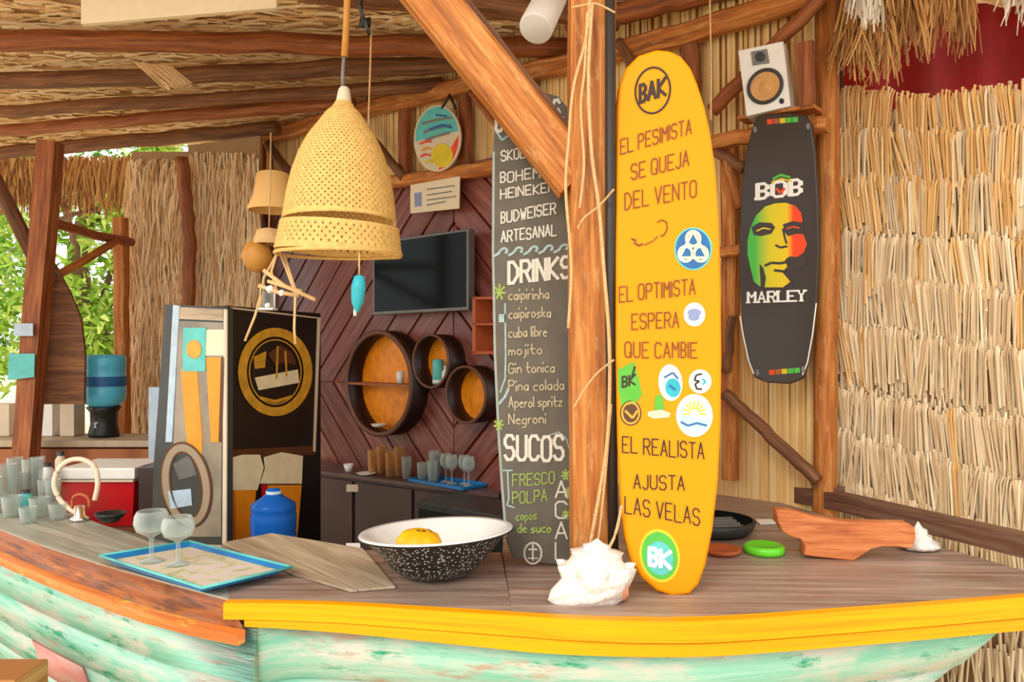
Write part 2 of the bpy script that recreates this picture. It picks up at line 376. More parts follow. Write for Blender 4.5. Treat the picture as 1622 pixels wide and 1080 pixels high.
# ------------------------------------------------------------------ materials
M = dict(
 post=wood('orange_wood', [(124, 64, 20), (188, 110, 40), (222, 154, 80)], 3, 45, 0.65, 0.6, 0.08, blotch=[(150, 92, 44), (216, 160, 96)], bsc=5, bth=(0.54, 0.70)),
 beam=wood('brown_beam', [(96, 48, 20), (148, 80, 36), (184, 116, 62)], 3, 40, 0.6, 0.5, 0.15),
 dbeam=wood('dark_beam', [(74, 44, 24), (118, 74, 42), (156, 106, 66)], 3, 40, 0.7, 0.5, 0.15),
 top=wood('bar_top_wood', [(120, 94, 80), (158, 132, 116), (192, 168, 150)], 1.6, 34, 0.42, 0.45, 0.10, blotch=[(140, 88, 66), (150, 140, 120)], bsc=3, bth=(0.55, 0.75)),
 topl=wood('worn_grey_top', [(126, 124, 112), (168, 166, 150), (204, 198, 180)], 1.6, 34, 0.3, 0.4, 0.08, blotch=[(160, 132, 98)], bsc=3, bth=(0.52, 0.7)),
 pale=wood('pale_board', [(140, 120, 96), (182, 160, 132), (210, 192, 162)], 2.0, 26, 0.55, 0.4, 0.05),
 gun=wood('gunwale_wood', [(110, 52, 22), (168, 88, 34), (200, 122, 60)], 2.0, 30, 0.5, 0.4, 0.1, blotch=[(128, 98, 88), (96, 62, 44)], bsc=4, bth=(0.5, 0.66)),
 rub=wood('rub_rail_wood', [(186, 84, 30), (224, 122, 50), (240, 160, 90)], 2.0, 30, 0.5, 0.4, 0.1, blotch=[(240, 190, 70)], bsc=6, bth=(0.58, 0.66)),
 yellow=wood('yellow_paint', [(222, 142, 0), (250, 166, 0), (252, 178, 0)], 1.6, 30, 0.42, 0.35, 0.03, blotch=[(226, 132, 14)], bsc=6, bth=(0.62, 0.72)),
 hull=wood('weathered_turquoise', [(110, 188, 160), (150, 208, 186), (196, 220, 206)], 1.8, 22, 0.6, 0.5, 0.06, blotch=[(204, 206, 192), (34, 156, 116), (184, 164, 142)], bsc=2.4, bth=[(0.48, 0.60), (0.58, 0.66), (0.57, 0.66)]),
 hullp=wood('weathered_pink_patch', [(206, 120, 112), (224, 150, 138), (214, 190, 170)], 1.8, 22, 0.6, 0.5, 0.06),
 rail=wood('grey_brown_rail', [(70, 42, 30), (112, 74, 54), (140, 116, 94)], 2.2, 40, 0.6, 0.5, 0.08),
 plank=wood('mahogany_plank', [(98, 48, 38), (136, 74, 62), (160, 104, 92)], 2.2, 30, 0.34, 0.25, 0.22),
 plankb=plain('plank_joint', (206, 92, 46), 0.5),
 carve=wood('carved_wood', [(164, 82, 38), (206, 118, 62), (226, 152, 94)], 5, 50, 0.5, 0.3, 0.05),
 reed=strandmat('reed', [(196, 162, 118), (224, 198, 158), (242, 224, 192)], 8),
 reedo=strandmat('reed_golden', [(206, 150, 78), (230, 184, 116), (244, 210, 156)], 8),
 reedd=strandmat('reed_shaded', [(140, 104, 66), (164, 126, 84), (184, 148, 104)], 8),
 mat=strandmat('reed_matting', [(234, 184, 108), (246, 204, 134), (252, 218, 156)], 6),
 thatch=strandmat('roof_thatch', [(220, 166, 104), (246, 210, 156), (254, 234, 196)], 6),
 fringe=strandmat('hanging_thatch', [(110, 68, 30), (184, 128, 66), (228, 180, 112)], 6),
 fringew=strandmat('bleached_thatch', [(170, 150, 120), (226, 214, 196), (244, 238, 226)], 6),
 shag=strandmat('shaggy_thatch', [(206, 156, 100), (248, 208, 154), (255, 236, 200)], 6),
 dark=plain('dark_backing', (200, 150, 88), 0.8),
 sand=plain('sand', (234, 214, 178), 0.9, var=0.15, sc=3, bump=0.3),
 floor=plain('earth_floor', (120, 92, 68), 0.9, var=0.15, sc=4),
 rope=plain('pale_rope', (216, 176, 122), 0.8, sc=120, var=0.2, bump=0.5),
 weave=plain('woven_cane', (228, 184, 104), 0.65, sc=60, var=0.16, bump=0.4),
 weavei=plain('cane_inside', (150, 104, 56), 0.75, sc=60),
 straw=plain('pale_driftwood', (224, 184, 128), 0.8, sc=30),
 black=plain('black', (16, 14, 12), 0.35, var=0.05), satin=plain('satin_black_deck', (58, 48, 40), 0.28, var=0.08, sc=4),
 pole=plain('black_pole', (46, 38, 32), 0.5),
 steel=plain('steel', (112, 110, 106), 0.4, 0.3), chrome=plain('chrome', (226, 226, 226), 0.12, 1.0),
 white=plain('white', (244, 240, 232), 0.5, var=0.04), offw=plain('cream_paint', (222, 204, 176), 0.6, var=0.05),
 paper=plain('cream_paper', (240, 222, 186), 0.6, var=0.04), enamel=plain('white_enamel', (232, 230, 224), 0.18, var=0.03),
 speck=speckle('speckled_enamel', (34, 32, 32), (210, 206, 198), 120, 0.25),
 shell=plain('white_shell', (246, 236, 224), 0.45, var=0.10, sc=60, bump=0.7), pinks=plain('pink_shell_lip', (206, 140, 104), 0.4),
 board=plain('yellow_board', (246, 154, 0), 0.4, var=0.02, sc=2), brd_r=plain('orange_rail_tint', (236, 142, 10), 0.3),
 ink=plain('brown_ink', (132, 66, 10), 0.6), inkd=plain('dark_ink', (54, 38, 20), 0.6),
 slate=plain('chalkboard_grey', (98, 90, 78), 0.75, var=0.16, sc=14), slatee=plain('grey_paint_edge', (150, 156, 146), 0.6),
 chalk=plain('chalk_white', (214, 206, 190), 0.9, var=0.22, sc=300), chalkc=plain('chalk_cream', (188, 172, 138), 0.9, var=0.3, sc=300),
 chalkg=plain('chalk_green', (150, 170, 84), 0.9, var=0.25, sc=200), chalkb=plain('chalk_blue', (160, 180, 176), 0.9, var=0.25, sc=200),
 green=plain('lime_plastic', (110, 226, 44), 0.3, var=0.02), red=plain('red_plastic', (200, 14, 26), 0.3, var=0.04),
 redf=plain('red_cloth', (146, 4, 8), 0.7, var=0.25, sc=3), redd=plain('rasta_red', (240, 74, 24), 0.5), ylw=plain('rasta_yellow', (226, 200, 30), 0.5),
 grn=plain('rasta_green', (84, 190, 70), 0.5), teal=plain('teal_print', (44, 176, 190), 0.5), tealg=plain('turquoise_card', (96, 196, 190), 0.5),
 blue=plain('blue_print', (38, 104, 164), 0.5), bluet=plain('blue_tray', (18, 122, 186), 0.25), lblue=plain('pale_blue', (186, 206, 222), 0.5),
 lav=plain('grey_blue_print', (140, 150, 190), 0.5), brn=plain('brown_print', (92, 50, 20), 0.5), gstk=plain('green_sticker', (90, 178, 50), 0.5),
 gold=plain('gold_print', (214, 160, 44), 0.35, var=0.2, sc=20), org=plain('orange_print', (244, 150, 20), 0.4, var=0.1, sc=12), amber=plain('amber_print', (210, 110, 14), 0.4, var=0.2, sc=10),
 foam=plain('foam_print', (246, 232, 190), 0.5, var=0.08, sc=14), brew=plain('warm_back', (255, 150, 16), 0.45, var=0.22, sc=22),
 ring=plain('dark_ring', (44, 20, 14), 0.35), ringe=plain('ring_edge', (104, 62, 46), 0.4),
 grey=plain('grey', (128, 124, 118), 0.5), cab=plain('dark_plum_cabinet', (74, 56, 54), 0.32, var=0.12, sc=5), cabt=plain('cabinet_top', (96, 76, 72), 0.3),
 drk=plain('dark_green_black', (30, 34, 32), 0.35), mirror=plain('fridge_glass', (150, 136, 118), 0.2, 0.1, var=0.25, sc=7), dgrey=plain('dark_grey', (56, 58, 56), 0.4),
 glass=thinglass('clear_glass'), gblue=plain('blue_bottle_plastic', (96, 206, 240), 0.15, var=0.03), gjug=glassmat('deep_blue_jug_plastic', (30, 104, 196), 0.15, 1.2, 0.25),
 gamber=thinglass('amber_glass', (250, 220, 160), .5, (250, 214, 150)), screen=plain('tv_screen', (6, 10, 9), 0.12, var=0.02), 
 tree=plain('bark', (124, 92, 66), 0.85, sc=14, bump=0.6), leaf=strandmat('leaves', [(90, 150, 30), (164, 200, 56), (226, 236, 130)], 3), leafd=strandmat('dark_leaves', [(50, 96, 34), (96, 150, 56), (160, 196, 90)], 3),
 fruit=plain('yellow_fruit', (246, 186, 10), 0.4, var=0.12, sc=30), fruitd=plain('brown_spots', (110, 66, 12), 0.6), clay=plain('terracotta', (186, 92, 46), 0.55),
 tan=plain('speaker_cone', (214, 158, 92), 0.5), cream=plain('cream_plastic', (238, 214, 186), 0.35, var=0.05), skin=plain('dried_gourd', (204, 142, 60), 0.5),
)

for k_, v_ in (('board', .22), ('yellow', .25), ('screen', .12), ('hull', .3)): M[k_].node_tree.nodes['Principled BSDF'].inputs['Specular IOR Level'].default_value = v_
# ================================================================== SETTING
g = MB().box(-40, 40, 7.4, 60, -0.1, 0); g = MB(); g.box(-40, 40, -14, 60, -0.1, 0)
fl = g.build('floor', M['sand'], kind='structure')
wline = ((-0.88, 5.0), (1.26, 3.1))
WB = vplane(*wline[0], *wline[1])
def wb(px, py, off=0.0): return WB.hit(px, py, off)

# ---- back wall: dark backing panel, reed matting, chevron planks, frame
def wpoly(pts, off, th): return MB().prism([wb(x, y, off) for x, y in pts], -WB.n * th, uvdir=(0, 0, 1))
left = wb(402, 560).copy(); right = wb(1322, 560).copy()
mb = MB(); mb.prism([V(left.x, left.y, 0), V(right.x, right.y, 0), V(right.x, right.y, 3.6), V(left.x, left.y, 3.42)], -WB.n * 0.04)
wall_back = mb.build('wall_back', M['dark'], kind='structure')
mb = MB(); Lw = (right - left).length; ud = (right - left).normalized(); k = 0.0
while k < Lw:
    p = left + ud * k; zt = 3.38
    xpx = CX + F * p.x / p.y
    zb = 1.0 if xpx > 900 else 2.55
    mb.blade(V(p.x, p.y, zb) + WB.n * (0.004 + R.uniform(0, .006)), V(R.uniform(-.01, .01), 0, 1), ud, zt - zb, 0.0155, 1.0, nrm=WB.n * .3, seg=1)
    k += 0.0115
mb.build('reed_matting', M['mat'], wall_back, kind='stuff')
# chevron planks
uu = WB.ux; s0 = wb(728, 612)
def toS(p): return V((p - s0).dot(uu), p.z - s0.z)
def fromS(q, off): return s0 + uu * q.x + V(0, 0, q.y) + WB.n * off
mb = MB(); quad = [wb(400, 700, 0.02), wb(800, 700, 0.02), wb(800, 264, 0.02), wb(400, 330, 0.02)]
zt = wb(640, 285).z; zbt = 0.6
mb.prism([fromS(V(toS(wb(404, 612)).x, zbt - s0.z), .02), fromS(V(toS(wb(905, 612)).x, zbt - s0.z), .02), fromS(V(toS(wb(905, 612)).x, zt - s0.z), .02), fromS(V(toS(wb(404, 612)).x, zt - s0.z), .02)], -WB.n * 0.012)
pb = mb.build('plank_backing', M['plankb'], wall_back)
xl = toS(wb(404, 612)).x; xr = toS(wb(905, 612)).x; yt = zt - s0.z; yb = zbt - s0.z
quads = [((xl, 0, 0, yt), 1), ((0, xr, 0, yt), -1), ((xl, 0, yb, 0), -1), ((0, xr, yb, 0), 1)]
PW = 0.17
for (a0, a1, b0_, b1_), sg in quads:
    d = Vector((1, sg)).normalized(); nn = Vector((-d.y, d.x))
    base = [Vector((a0 + .004, b0_ + .004)), Vector((a1 - .004, b0_ + .004)), Vector((a1 - .004, b1_ - .004)), Vector((a0 + .004, b1_ - .004))]
    for k in range(-22, 22):
        q = clip([p.copy() for p in base], nn * (k * PW + 0.009), nn)
        if len(q) < 3: continue
        q = clip(q, nn * ((k + 1) * PW - 0.009), -nn)
        if len(q) < 3: continue
        ar = abs(sum(q[i].x * q[(i+1) % len(q)].y - q[(i+1) % len(q)].x * q[i].y for i in range(len(q)))) / 2
        if ar < 0.002: continue
        MB().prism([fromS(p, .045 + R.uniform(0, .006)) for p in q][:], -WB.n * .02, uvdir=uu * d.x + V(0, 0, d.y)).build('plank', M['plank'], wall_back)
def beamw(name, pts, wpx, off, mat, dep=0.07, seg=8, jit=0.004, parent=wall_back, rnd=False):
    ps = [wb(x, y, off) for x, y in pts]; Ym = sum(p.y for p in ps) / len(ps); wd = wpx * Ym / F
    fine = []
    for a, b in zip(ps, ps[1:]):
        fine += [a.lerp(b, i / seg) for i in range(seg)]
    fine.append(ps[-1])
    m = MB()
    if rnd: m.tube(fine, wd / 2, 10, jit=jit)
    else:
        c = wd * .15; w2, h2 = dep / 2, wd / 2
        sec = [(-w2 + c, -h2), (w2 - c, -h2), (w2, -h2 + c), (w2, h2 - c), (w2 - c, h2), (-w2 + c, h2), (-w2, h2 - c), (-w2, -h2 + c)]
        m.sweep(fine, [(y, x) for x, y in sec], up=WB.n, jit=jit, smooth=False)
    return m.build(name, mat, parent)
beamw('wall_plate', [(396, 226), (560, 178), (720, 140), (905, 100), (1100, 50), (1300, -12)], 27, .09, M['post'])
beamw('middle_rail', [(600, 291), (700, 279), (800, 262), (905, 248)], 21, .10, M['post'])
for pts, wpx, mt in [([(640, 168), (642, 278)], 19, 'beam'), ([(736, 140), (738, 270)], 22, 'beam'), ([(838, 110), (838, 158)], 22, 'beam'), ([(838, 158), (838, 250)], 22, 'beam'),
                     ([(1094, 45), (1096, 215)], 27, 'beam'), ([(1156, 232), (1158, 760)], 23, 'post')]:
    beamw('stud', pts, wpx, .07, M[mt], .06)
for pts, wpx, mt in [([(424, 228), (478, 300)], 15, 'dbeam'), ([(562, 186), (640, 282)], 14, 'dbeam'), ([(744, 146), (800, 215)], 10, 'beam'), ([(980, 66), (1012, 122)], 17, 'dbeam'),
                     ([(1306, -10), (1218, 82)], 24, 'beam'), ([(1218, 82), (1128, 176)], 24, 'beam'), ([(1128, 236), (1180, 268)], 18, 'dbeam'), ([(1148, 622), (1222, 692), (1296, 762)], 20, 'dbeam'),
                     ([(1150, 250), (1172, 330)], 14, 'post'), ([(1160, 500), (1150, 590)], 14, 'dbeam')]:
    beamw('brace', pts, wpx, .12, M[mt], .05, rnd=True)
for pts, wpx in [([(1120, 228), (1210, 212), (1312, 196)], 22), ([(1128, 400), (1190, 396)], 16)]:
    beamw('cross_rail', pts, wpx, .14, M['post'], .06)
# corner trunk where the back wall meets the left thatch
p0 = wb(404, 235, .12); 
one(MB().tube(smooth_path([V(p0.x - .05, p0.y, 0), V(p0.x - .02, p0.y, 1.2), V(p0.x - .03, p0.y, 2.2), V(p0.x + .02, p0.y, 2.8), V(p0.x + .03, p0.y, 3.28)], 6), .06, 10, jit=.004),
    'corner_post', M['beam'], 'crooked brown trunk post in the corner between shaggy thatch and plank wall', 'post', V(p0.x, p0.y, 0))

# ---- ceiling
mb = MB(); mb.prism([V(-5.6, 1.5, 3.36), V(3.2, 1.5, 3.36), V(3.2, 6.4, 3.42), V(-5.6, 6.4, 3.42)], V(0, 0, .05))
ceiling = mb.build('ceiling', M['thatch'], kind='structure')
mb = MB()
for j in range(9000):
    y = R.uniform(1.5, 6.4); x = R.uniform(-5.5, 3.0); L_ = R.uniform(.10, .30); a = R.uniform(-.25, .25)
    t = V(math.cos(a), math.sin(a), R.uniform(-.05, .05)); mb.blade(V(x, y, 3.345 + (y - 1.5) * .0122 - R.uniform(0, .03)), t, V(-math.sin(a), math.cos(a), 0), L_, R.uniform(.016, .040), .6, bow=-.01, nrm=V(0, 0, -1), seg=2)
mb.build('thatch', M['thatch'], ceiling, kind='stuff')
def purlin(a, b, r, mt):
    a = Vector(a); b = Vector(b); d = (b - a)
    pts = [a + d * (i / 14) + V(0, 0, R.uniform(-.008, .008)) for i in range(15)]
    MB().tube(pts, r, 10, jit=.004).build('purlin', mt, ceiling)
zz = 3.24
for (pa, pb_, r, mt) in [((-60, 62), (905, 76), .052, 'beam'), ((-60, 131), (780, 100), .048, 'dbeam'), ((-60, 181), (700, 134), .040, 'dbeam'), ((-60, 212), (560, 160), .042, 'beam'), ((-60, 246), (440, 204), .05, 'dbeam'),
                     ((480, -18), (980, 26), .06, 'dbeam'), ((900, 40), (1240, -40), .05, 'beam'), ((-60, -25), (500, -35), .05, 'dbeam')]:
    a = PZ(pa[0], pa[1], zz); b = PZ(pb_[0], pb_[1], zz); purlin(a, b, r, M[mt])
# torn thatch flap hanging between the poles
mb = MB()
for i in range(46):
    f = i / 45; a = P(212 + 60 * f, 97 + 8 * f, 3.75); b = P(262 + 42 * f + R.uniform(-4, 4), 140 - 6 * f + R.uniform(-4, 4), 3.6); d = b - a
    mb.blade(a, d.normalized(), V(1, 0, 0), d.length, .012, .6)
one(mb, 'thatch_tuft', M['thatch'], 'torn tuft of straw sagging out of the roof between two poles', 'thatch', P(212, 97, 3.75))

# ---- left side: shaggy thatch screens, eave fringe, ledge
def strands(mb, pl, x0, x1, ya, yb, n, w, L0, L1, tilt=.1, dep=.05, bow=.02):
    for i in range(n):
        p = pl.hit(R.uniform(x0, x1), R.uniform(ya, yb), R.uniform(0.0, dep)); L_ = R.uniform(L0, L1)
        t = (V(0, 0, -1) + pl.ux * R.uniform(-tilt, tilt) + pl.n * R.uniform(-.03, .08)).normalized()
        mb.blade(p, t, pl.ux, L_, R.uniform(.6, 1.2) * w, .4, bow=R.uniform(0, bow), nrm=pl.n)
LP = vplane(-4, 5.45, 0, 5.45)
def lhit(x, y): return LP.hit(x, y)
mb = MB(); mb.prism([lhit(208, 240), lhit(300, 240), lhit(300, 700), lhit(200, 700)], V(0, .05, 0))
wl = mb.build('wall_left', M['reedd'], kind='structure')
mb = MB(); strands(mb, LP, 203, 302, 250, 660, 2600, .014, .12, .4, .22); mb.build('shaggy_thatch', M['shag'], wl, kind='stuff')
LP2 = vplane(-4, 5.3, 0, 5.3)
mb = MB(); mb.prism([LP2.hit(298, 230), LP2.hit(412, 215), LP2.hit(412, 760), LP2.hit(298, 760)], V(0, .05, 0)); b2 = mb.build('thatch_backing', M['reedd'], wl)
mb = MB(); strands(mb, LP2, 298, 410, 240, 700, 2600, .014, .12, .4, .16); mb.build('shaggy_thatch', M['shag'], wl, kind='stuff')
mb = MB(); EP = vplane(-6, 6.5, 0, 6.5); strands(mb, EP, -120, 292, 246, 268, 1500, .02, .18, .46, .25, .02)
one(mb, 'eave_fringe', M['fringe'], 'ragged brown straw fringe hanging from the roof edge over the trees', 'thatch', V(-4, 6.5, 3.2))['kind'] = 'stuff'
one(MB().bar(P(190, 345, 5.2), P(196, 720, 5.2), .08, .08, segs=8, jit=.004), 'window_post', M['post'], 'thin upright post at the edge of the shaggy thatch, beside the trees', 'post', P(196, 720, 5.2))
one(MB().tube(smooth_path([P(288, 250, 5.1), P(296, 330, 5.1), P(300, 400, 5.1), P(298, 470, 5.1), P(296, 560, 5.1), V(P(296, 560, 5.1).x, 5.1, 0)], 5), .045, 9, jit=.006), 'thatch_post', M['beam'], 'dark gnarled pole splitting the two shaggy thatch screens', 'post', V(P(296, 560, 5.1).x, 5.1, 0))
# left big post with arms and gusset
yp = 4.3
pt = thing('left_post', 'leaning brown roof post at the left with a forked arm and brown gusset board', 'post', V(P(40, 722, yp).x - .05, yp, 0))
b_ = P(40, 730, yp); MB().sweep([V(b_.x - .06, yp, 0), b_, P(60, 480, yp), P(70, 350, yp), P(80, 225, yp)], [(-.052, -.05), (.052, -.05), (.056, .045), (-.05, .05)], jit=.004, smooth=False).build('pole', M['beam'], pt)
MB().tube([P(-30, 240, yp), P(10, 320, yp), P(58, 415, yp)], .04, 9, jit=.003).build('arm', M['dbeam'], pt)
GP = vplane(-4, yp + .1, 0, yp + .1)
MB().prism([GP.hit(*q) for q in [(66, 640), (133, 640), (134, 560), (128, 505), (110, 462), (84, 415), (70, 420)]], V(0, .02, 0)).build('gusset', M['dbeam'], pt)
MB().prism([Plane((0, yp - .075, 0), (0, -1, 0)).hit(*q) for q in [(22, 512), (52, 512), (52, 532), (22, 532)]], V(0, .004, 0)).build('card', M['lblue'], pt)
MB().prism([Plane((0, yp - .075, 0), (0, -1, 0)).hit(*q) for q in [(14, 560), (55, 560), (54, 597), (12, 602)]], V(0, .004, 0)).build('card', M['tealg'], pt)
one(MB().tube([P(80, 352, 4.38), P(150, 372, 4.8), P(208, 384, 5.2)], .03, 8, jit=.003), 'branch_rail', M['beam'], 'upper crooked branch rail between the left post and the thatch', 'rail', P(92, 365, 5.0))
one(MB().tube([P(76, 444, 4.38), P(140, 408, 4.7), P(186, 380, 5.0)], .026, 8, jit=.003), 'branch_brace', M['post'], 'slanting branch brace rising from the left post towards the thatch', 'brace', P(90, 438, 4.9))
one(MB().tube([P(92, 348, 6.5), P(120, 338, 6.5), P(160, 330, 6.5)], .018, 7, jit=.003), 'twig', M['tree'], 'thin bare twig beyond the left post under the fringe', 'twig', P(92, 348, 6.5))
# ledge
mb = MB(); mb.box(-4.2, -2.02, 4.45, 4.85, 1.10, 1.14, .006, uvdir=(1, 0, 0)); ledge = mb.build('window_ledge', M['pale'], loc=V(-3, 4.6, 1.1))
tag(ledge, 'pale ledge under the open left side carrying the water dispenser', 'ledge')
mb = MB(); mb.box(-4.2, -3.05, 4.5, 4.6, .0, 1.098); lw = mb.build('wall_low', M['dbeam'], kind='structure')
for i in range(3):
    MB().box(-3.04, -2.05, 4.47, 4.53, .55 + i * .18, .72 + i * .18 + .008, .006, uvdir=(1, 0, 0)).build('board', M['beam'], lw)
MB().box(-3.04, -2.05, 4.535, 4.6, 0, 1.098).build('board', M['dbeam'], lw)

# ---- right reed wall
A0 = V(1.385, 3.16, 0); A1 = V(1.80, 2.57, 0)
WR = vplane(A0.x, A0.y, A1.x, A1.y); rd = (A1 - A0).normalized(); nR = WR.n
mb = MB(); e2 = A0 + rd * 1.75; e1 = A0 - rd * .02
ztp = 2.62
mb.prism([V(e1.x, e1.y, .0), V(e2.x, e2.y, .0), V(e2.x, e2.y, 2.2), V(e1.x, e1.y, 2.68)], -nR * .03)
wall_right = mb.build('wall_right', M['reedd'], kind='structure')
rows = [(142, 146, 138), (207, 204, 202), (275, 284, 278), (362, 378, 370), (427, 443, 455), (507, 527, 546), (603, 640, 656), (673, 716, 750), (749, 792, 846)]
def mkreed(k, mt):
    """a folded bundle of four or five flat straws"""
    m = MB(); w_ = .033; n = 4 + k % 2
    for i in range(n):
        x = (i - (n - 1) / 2) * w_ / n + R.uniform(-.002, .002); ln = .25 * R.uniform(.85, 1.1); zt = R.uniform(-.02, .006)
        ww = w_ / n * R.uniform(.8, 1.25) / 2; dx = R.uniform(-.012, .012); dy = R.uniform(-.004, .003)
        pts = [(0, .008, zt - .004), (0, -.010, zt), (dx * .2, -.016 + dy, zt - .03), (dx, .004 + dy, -ln)]
        b0 = len(m.v)
        for (a, b, c) in pts: m.v += [V(x + a - ww, b + .003, c), V(x + a - ww * .2, b - .004, c), V(x + a + ww, b + .002, c)]
        for j in range(3):
            q = b0 + j * 3; m.face((q, q+1, q+4, q+3)); m.face((q+1, q+2, q+5, q+4))
    return m
rmesh = []
for k in range(20):
    o = mkreed(k, 0).build('reed', M['reed' if k < 12 else 'reedo'], wall_right, local=True); rmesh.append(o.data); bpy.data.objects.remove(o)
Ls = (A1 - A0).length; cnt = 0
def rowz(row, s_):     # height of a row's top edge at distance s along the wall
    p = A0 + rd * s_; px = CX + F * p.x / p.y; f = (px - 1325) / 297
    a, b, c = row
    if f <= .5: y = a + (b - a) * max(f, -.1) / .5
    else: y = b + (c - b) * (f - .5) / .5
    if f > 1: y = c + (c - b) * (f - 1) * .4
    return CAMZ - (y - CY) / F * p.y
rotz = math.atan2(rd.y, rd.x)
for ri, row in enumerate(rows):
    s_ = -.03
    while s_ < 1.0:
        p = A0 + rd * s_; px = CX + F * p.x / p.y
        if px > 1668: break
        z = rowz(row, s_) + R.uniform(-.022, .012)
        o = bpy.data.objects.new('reed', rmesh[R.randrange(12) if R.random() > [.8, .8, .55, .2, .1, .04, .03, .02, .0][ri] else R.randrange(12, 20)]); COL.objects.link(o); o.parent = wall_right
        o.location = V(p.x, p.y, z) + nR * (.022 + R.uniform(0, .016) + (.006 if ri % 2 else 0))
        lean = R.gauss(0, .05) + (.08 * math.sin(s_ * 9 + ri * 2.1))
        o.rotation_euler = (R.uniform(-.05, .05), lean, rotz)
        o.scale = (R.uniform(.8, 1.15), 1, R.uniform(.85, 1.05)); cnt += 1
        s_ += R.uniform(.021, .028)
mb = MB()          # beyond the countable stalks: thinner straws behind and below, joined
for ri in range(15):
    row = rows[ri] if ri < 9 else (rows[8][0] + 95 * (ri - 8), rows[8][1] + 95 * (ri - 8), rows[8][2] + 95 * (ri - 8))
    s_ = -.03
    while s_ < 1.7:
        p = A0 + rd * s_; z = rowz(row, s_) + R.uniform(-.03, .03)
        t = (V(0, 0, -1) + rd * R.gauss(0, .09) - nR * .03).normalized(); z = min(z, 2.6)
        if z > .25: mb.blade(V(p.x, p.y, z) + nR * R.uniform(.012, .034), t, rd, .30, R.uniform(.007, .016), .8, nrm=nR)
        s_ += .008
mb.build('reed_filling', M['reed'], wall_right, kind='stuff')
# post between the reed wall and the bar wall
pR = P(1308, 600, 3.06)
one(MB().sweep([V(P(1306, 700, 3.06).x, 3.06, 0), P(1306, 780, 3.06), P(1306, 600, 3.06), P(1311, 400, 3.06), P(1311, 200, 3.06), V(P(1310, 0, 3.06).x, 3.06, 3.30)], [(.048 * math.cos(t * .785), .048 * math.sin(t * .785)) for t in range(8)], jit=.003),
    'side_post', M['post'], 'round orange post between the black kiteboard and the right reed wall', 'post', V(pR.x, pR.y, 0))
one(MB().tube([V(P(1330, 60, 3.2).x, 3.24, 0), V(P(1330, 60, 3.2).x, 3.24, 3.3)], .03, 8), 'rear_post', M['pole'], 'dark thin post in the shadow behind the side post and the straw', 'post', V(P(1330, 60, 3.2).x, 3.24, 0))
# red cloth behind and straw above the reed wall
mb = MB(); b0 = 0; nx, nz = 40, 10
for j in range(nz + 1):
    for i in range(nx + 1):
        x = 1.5 + 1.9 * i / nx; y = 3.62 + .03 * math.sin(i * 1.1) + .02 * math.sin(i * .43 + 1); mb.v.append(V(x, y, 2.2 + 1.12 * j / nz))
for j in range(nz):
    for i in range(nx):
        a = j * (nx + 1) + i; mb.face((a, a + 1, a + nx + 2, a + nx + 1), None, True)
solid(one(mb, 'red_cloth', M['redf'], 'deep red cloth hanging behind the top of the reed wall', 'cloth', V(2.4, 3.62, 2.2)), .004)
HP = vplane(1.2, 3.0, 3, 3.0)
mb = MB(); strands(mb, HP, 1335, 1400, -40, 20, 260, .011, .1, .3, .25, .1); strands(mb, HP, 1370, 1540, -60, 0, 420, .011, .12, .28, .22, .1); strands(mb, HP, 1335, 1430, 10, 70, 150, .009, .1, .2, .5, .12)
one(mb, 'straw_fringe', M['fringe'], 'brown straw fringe hanging above the reed wall in front of the red cloth', 'thatch', V(1.5, 3, 3.0))['kind'] = 'stuff'
mb = MB(); HP2 = vplane(1.2, 2.84, 3, 2.84); strands(mb, HP2, 1345, 1395, -30, 5, 120, .01, .05, .12, .3, .1); strands(mb, HP2, 1585, 1690, -40, 0, 90, .01, .05, .14, .3, .1)
one(mb, 'bleached_fringe', M['fringew'], 'bleached whitish straw tips at the very top above the reed wall', 'thatch', V(1.6, 2.95, 3.1))['kind'] = 'stuff'
one(MB().bar(V(1.2, 2.95, 3.2), V(3.1, 2.95, 3.2), .07, .07, segs=6, jit=.003), 'eave_beam', M['dbeam'], 'dark eave pole carrying the straw fringe over the reed wall', 'beam', V(2, 2.95, 3.2))

# ================================================================== BAR COUNTER (a boat)
counter = thing('boat_bar_counter', 'bar counter made from an old turquoise boat with yellow edge board and plank top', 'bar counter', V(0, 2.1, 0))
front_px = [(363, 949), (460, 950), (560, 953), (680, 960), (811, 968), (900, 973), (1000, 976), (1100, 976), (1200, 971), (1300, 964), (1450, 953), (1622, 939), (1720, 930)]
front = [PZ(x, y, CZ) for x, y in front_px]
lf_px = [(-90, 802), (0, 838), (80, 868), (160, 893), (260, 921), (363, 949)]
lf = [PZ(x, y, CZ) for x, y in lf_px]
def top_region(poly, d, pw, mat, z=CZ, th=.03, start=0.0, nm='top_plank', gap=.0022):
    d = Vector(d).normalized(); nn = V(-d.y, d.x, 0); ks = [p.dot(nn) for p in poly]; k = min(ks) + start
    while k < max(ks):
        q = clip([Vector(p) for p in poly], nn * (k + gap), nn)
        if len(q) >= 3: q = clip(q, nn * (k + pw - gap), -nn)
        if len(q) >= 3:
            MB().prism([V(p.x, p.y, z + .0) for p in q], V(0, 0, -th), 0, uvdir=d).build(nm, mat, counter)
        k += pw
inn = lambda x, y: PZ(x, y, CZ)
railA = V(.985, 3.62, CZ); railB = V(1.52, 2.12, CZ)
regR = [front[4], front[5], front[6], front[7], front[8], front[9], front[10], front[11], V(1.50, 1.98, CZ), railB, railA, V(-.03, 3.6, CZ), V(-.03, 2.4, CZ)]
regR = [V(p.x, p.y, CZ) for p in regR]
top_region(regR, (1, -.03, 0), .150, M['top'])
top_region([front[0], front[1], front[2], front[3], front[4], V(-.035, 2.40, CZ), inn(575, 871), inn(430, 849), inn(350, 863)], (1, .02, 0), .150, M['top'], start=-.03)
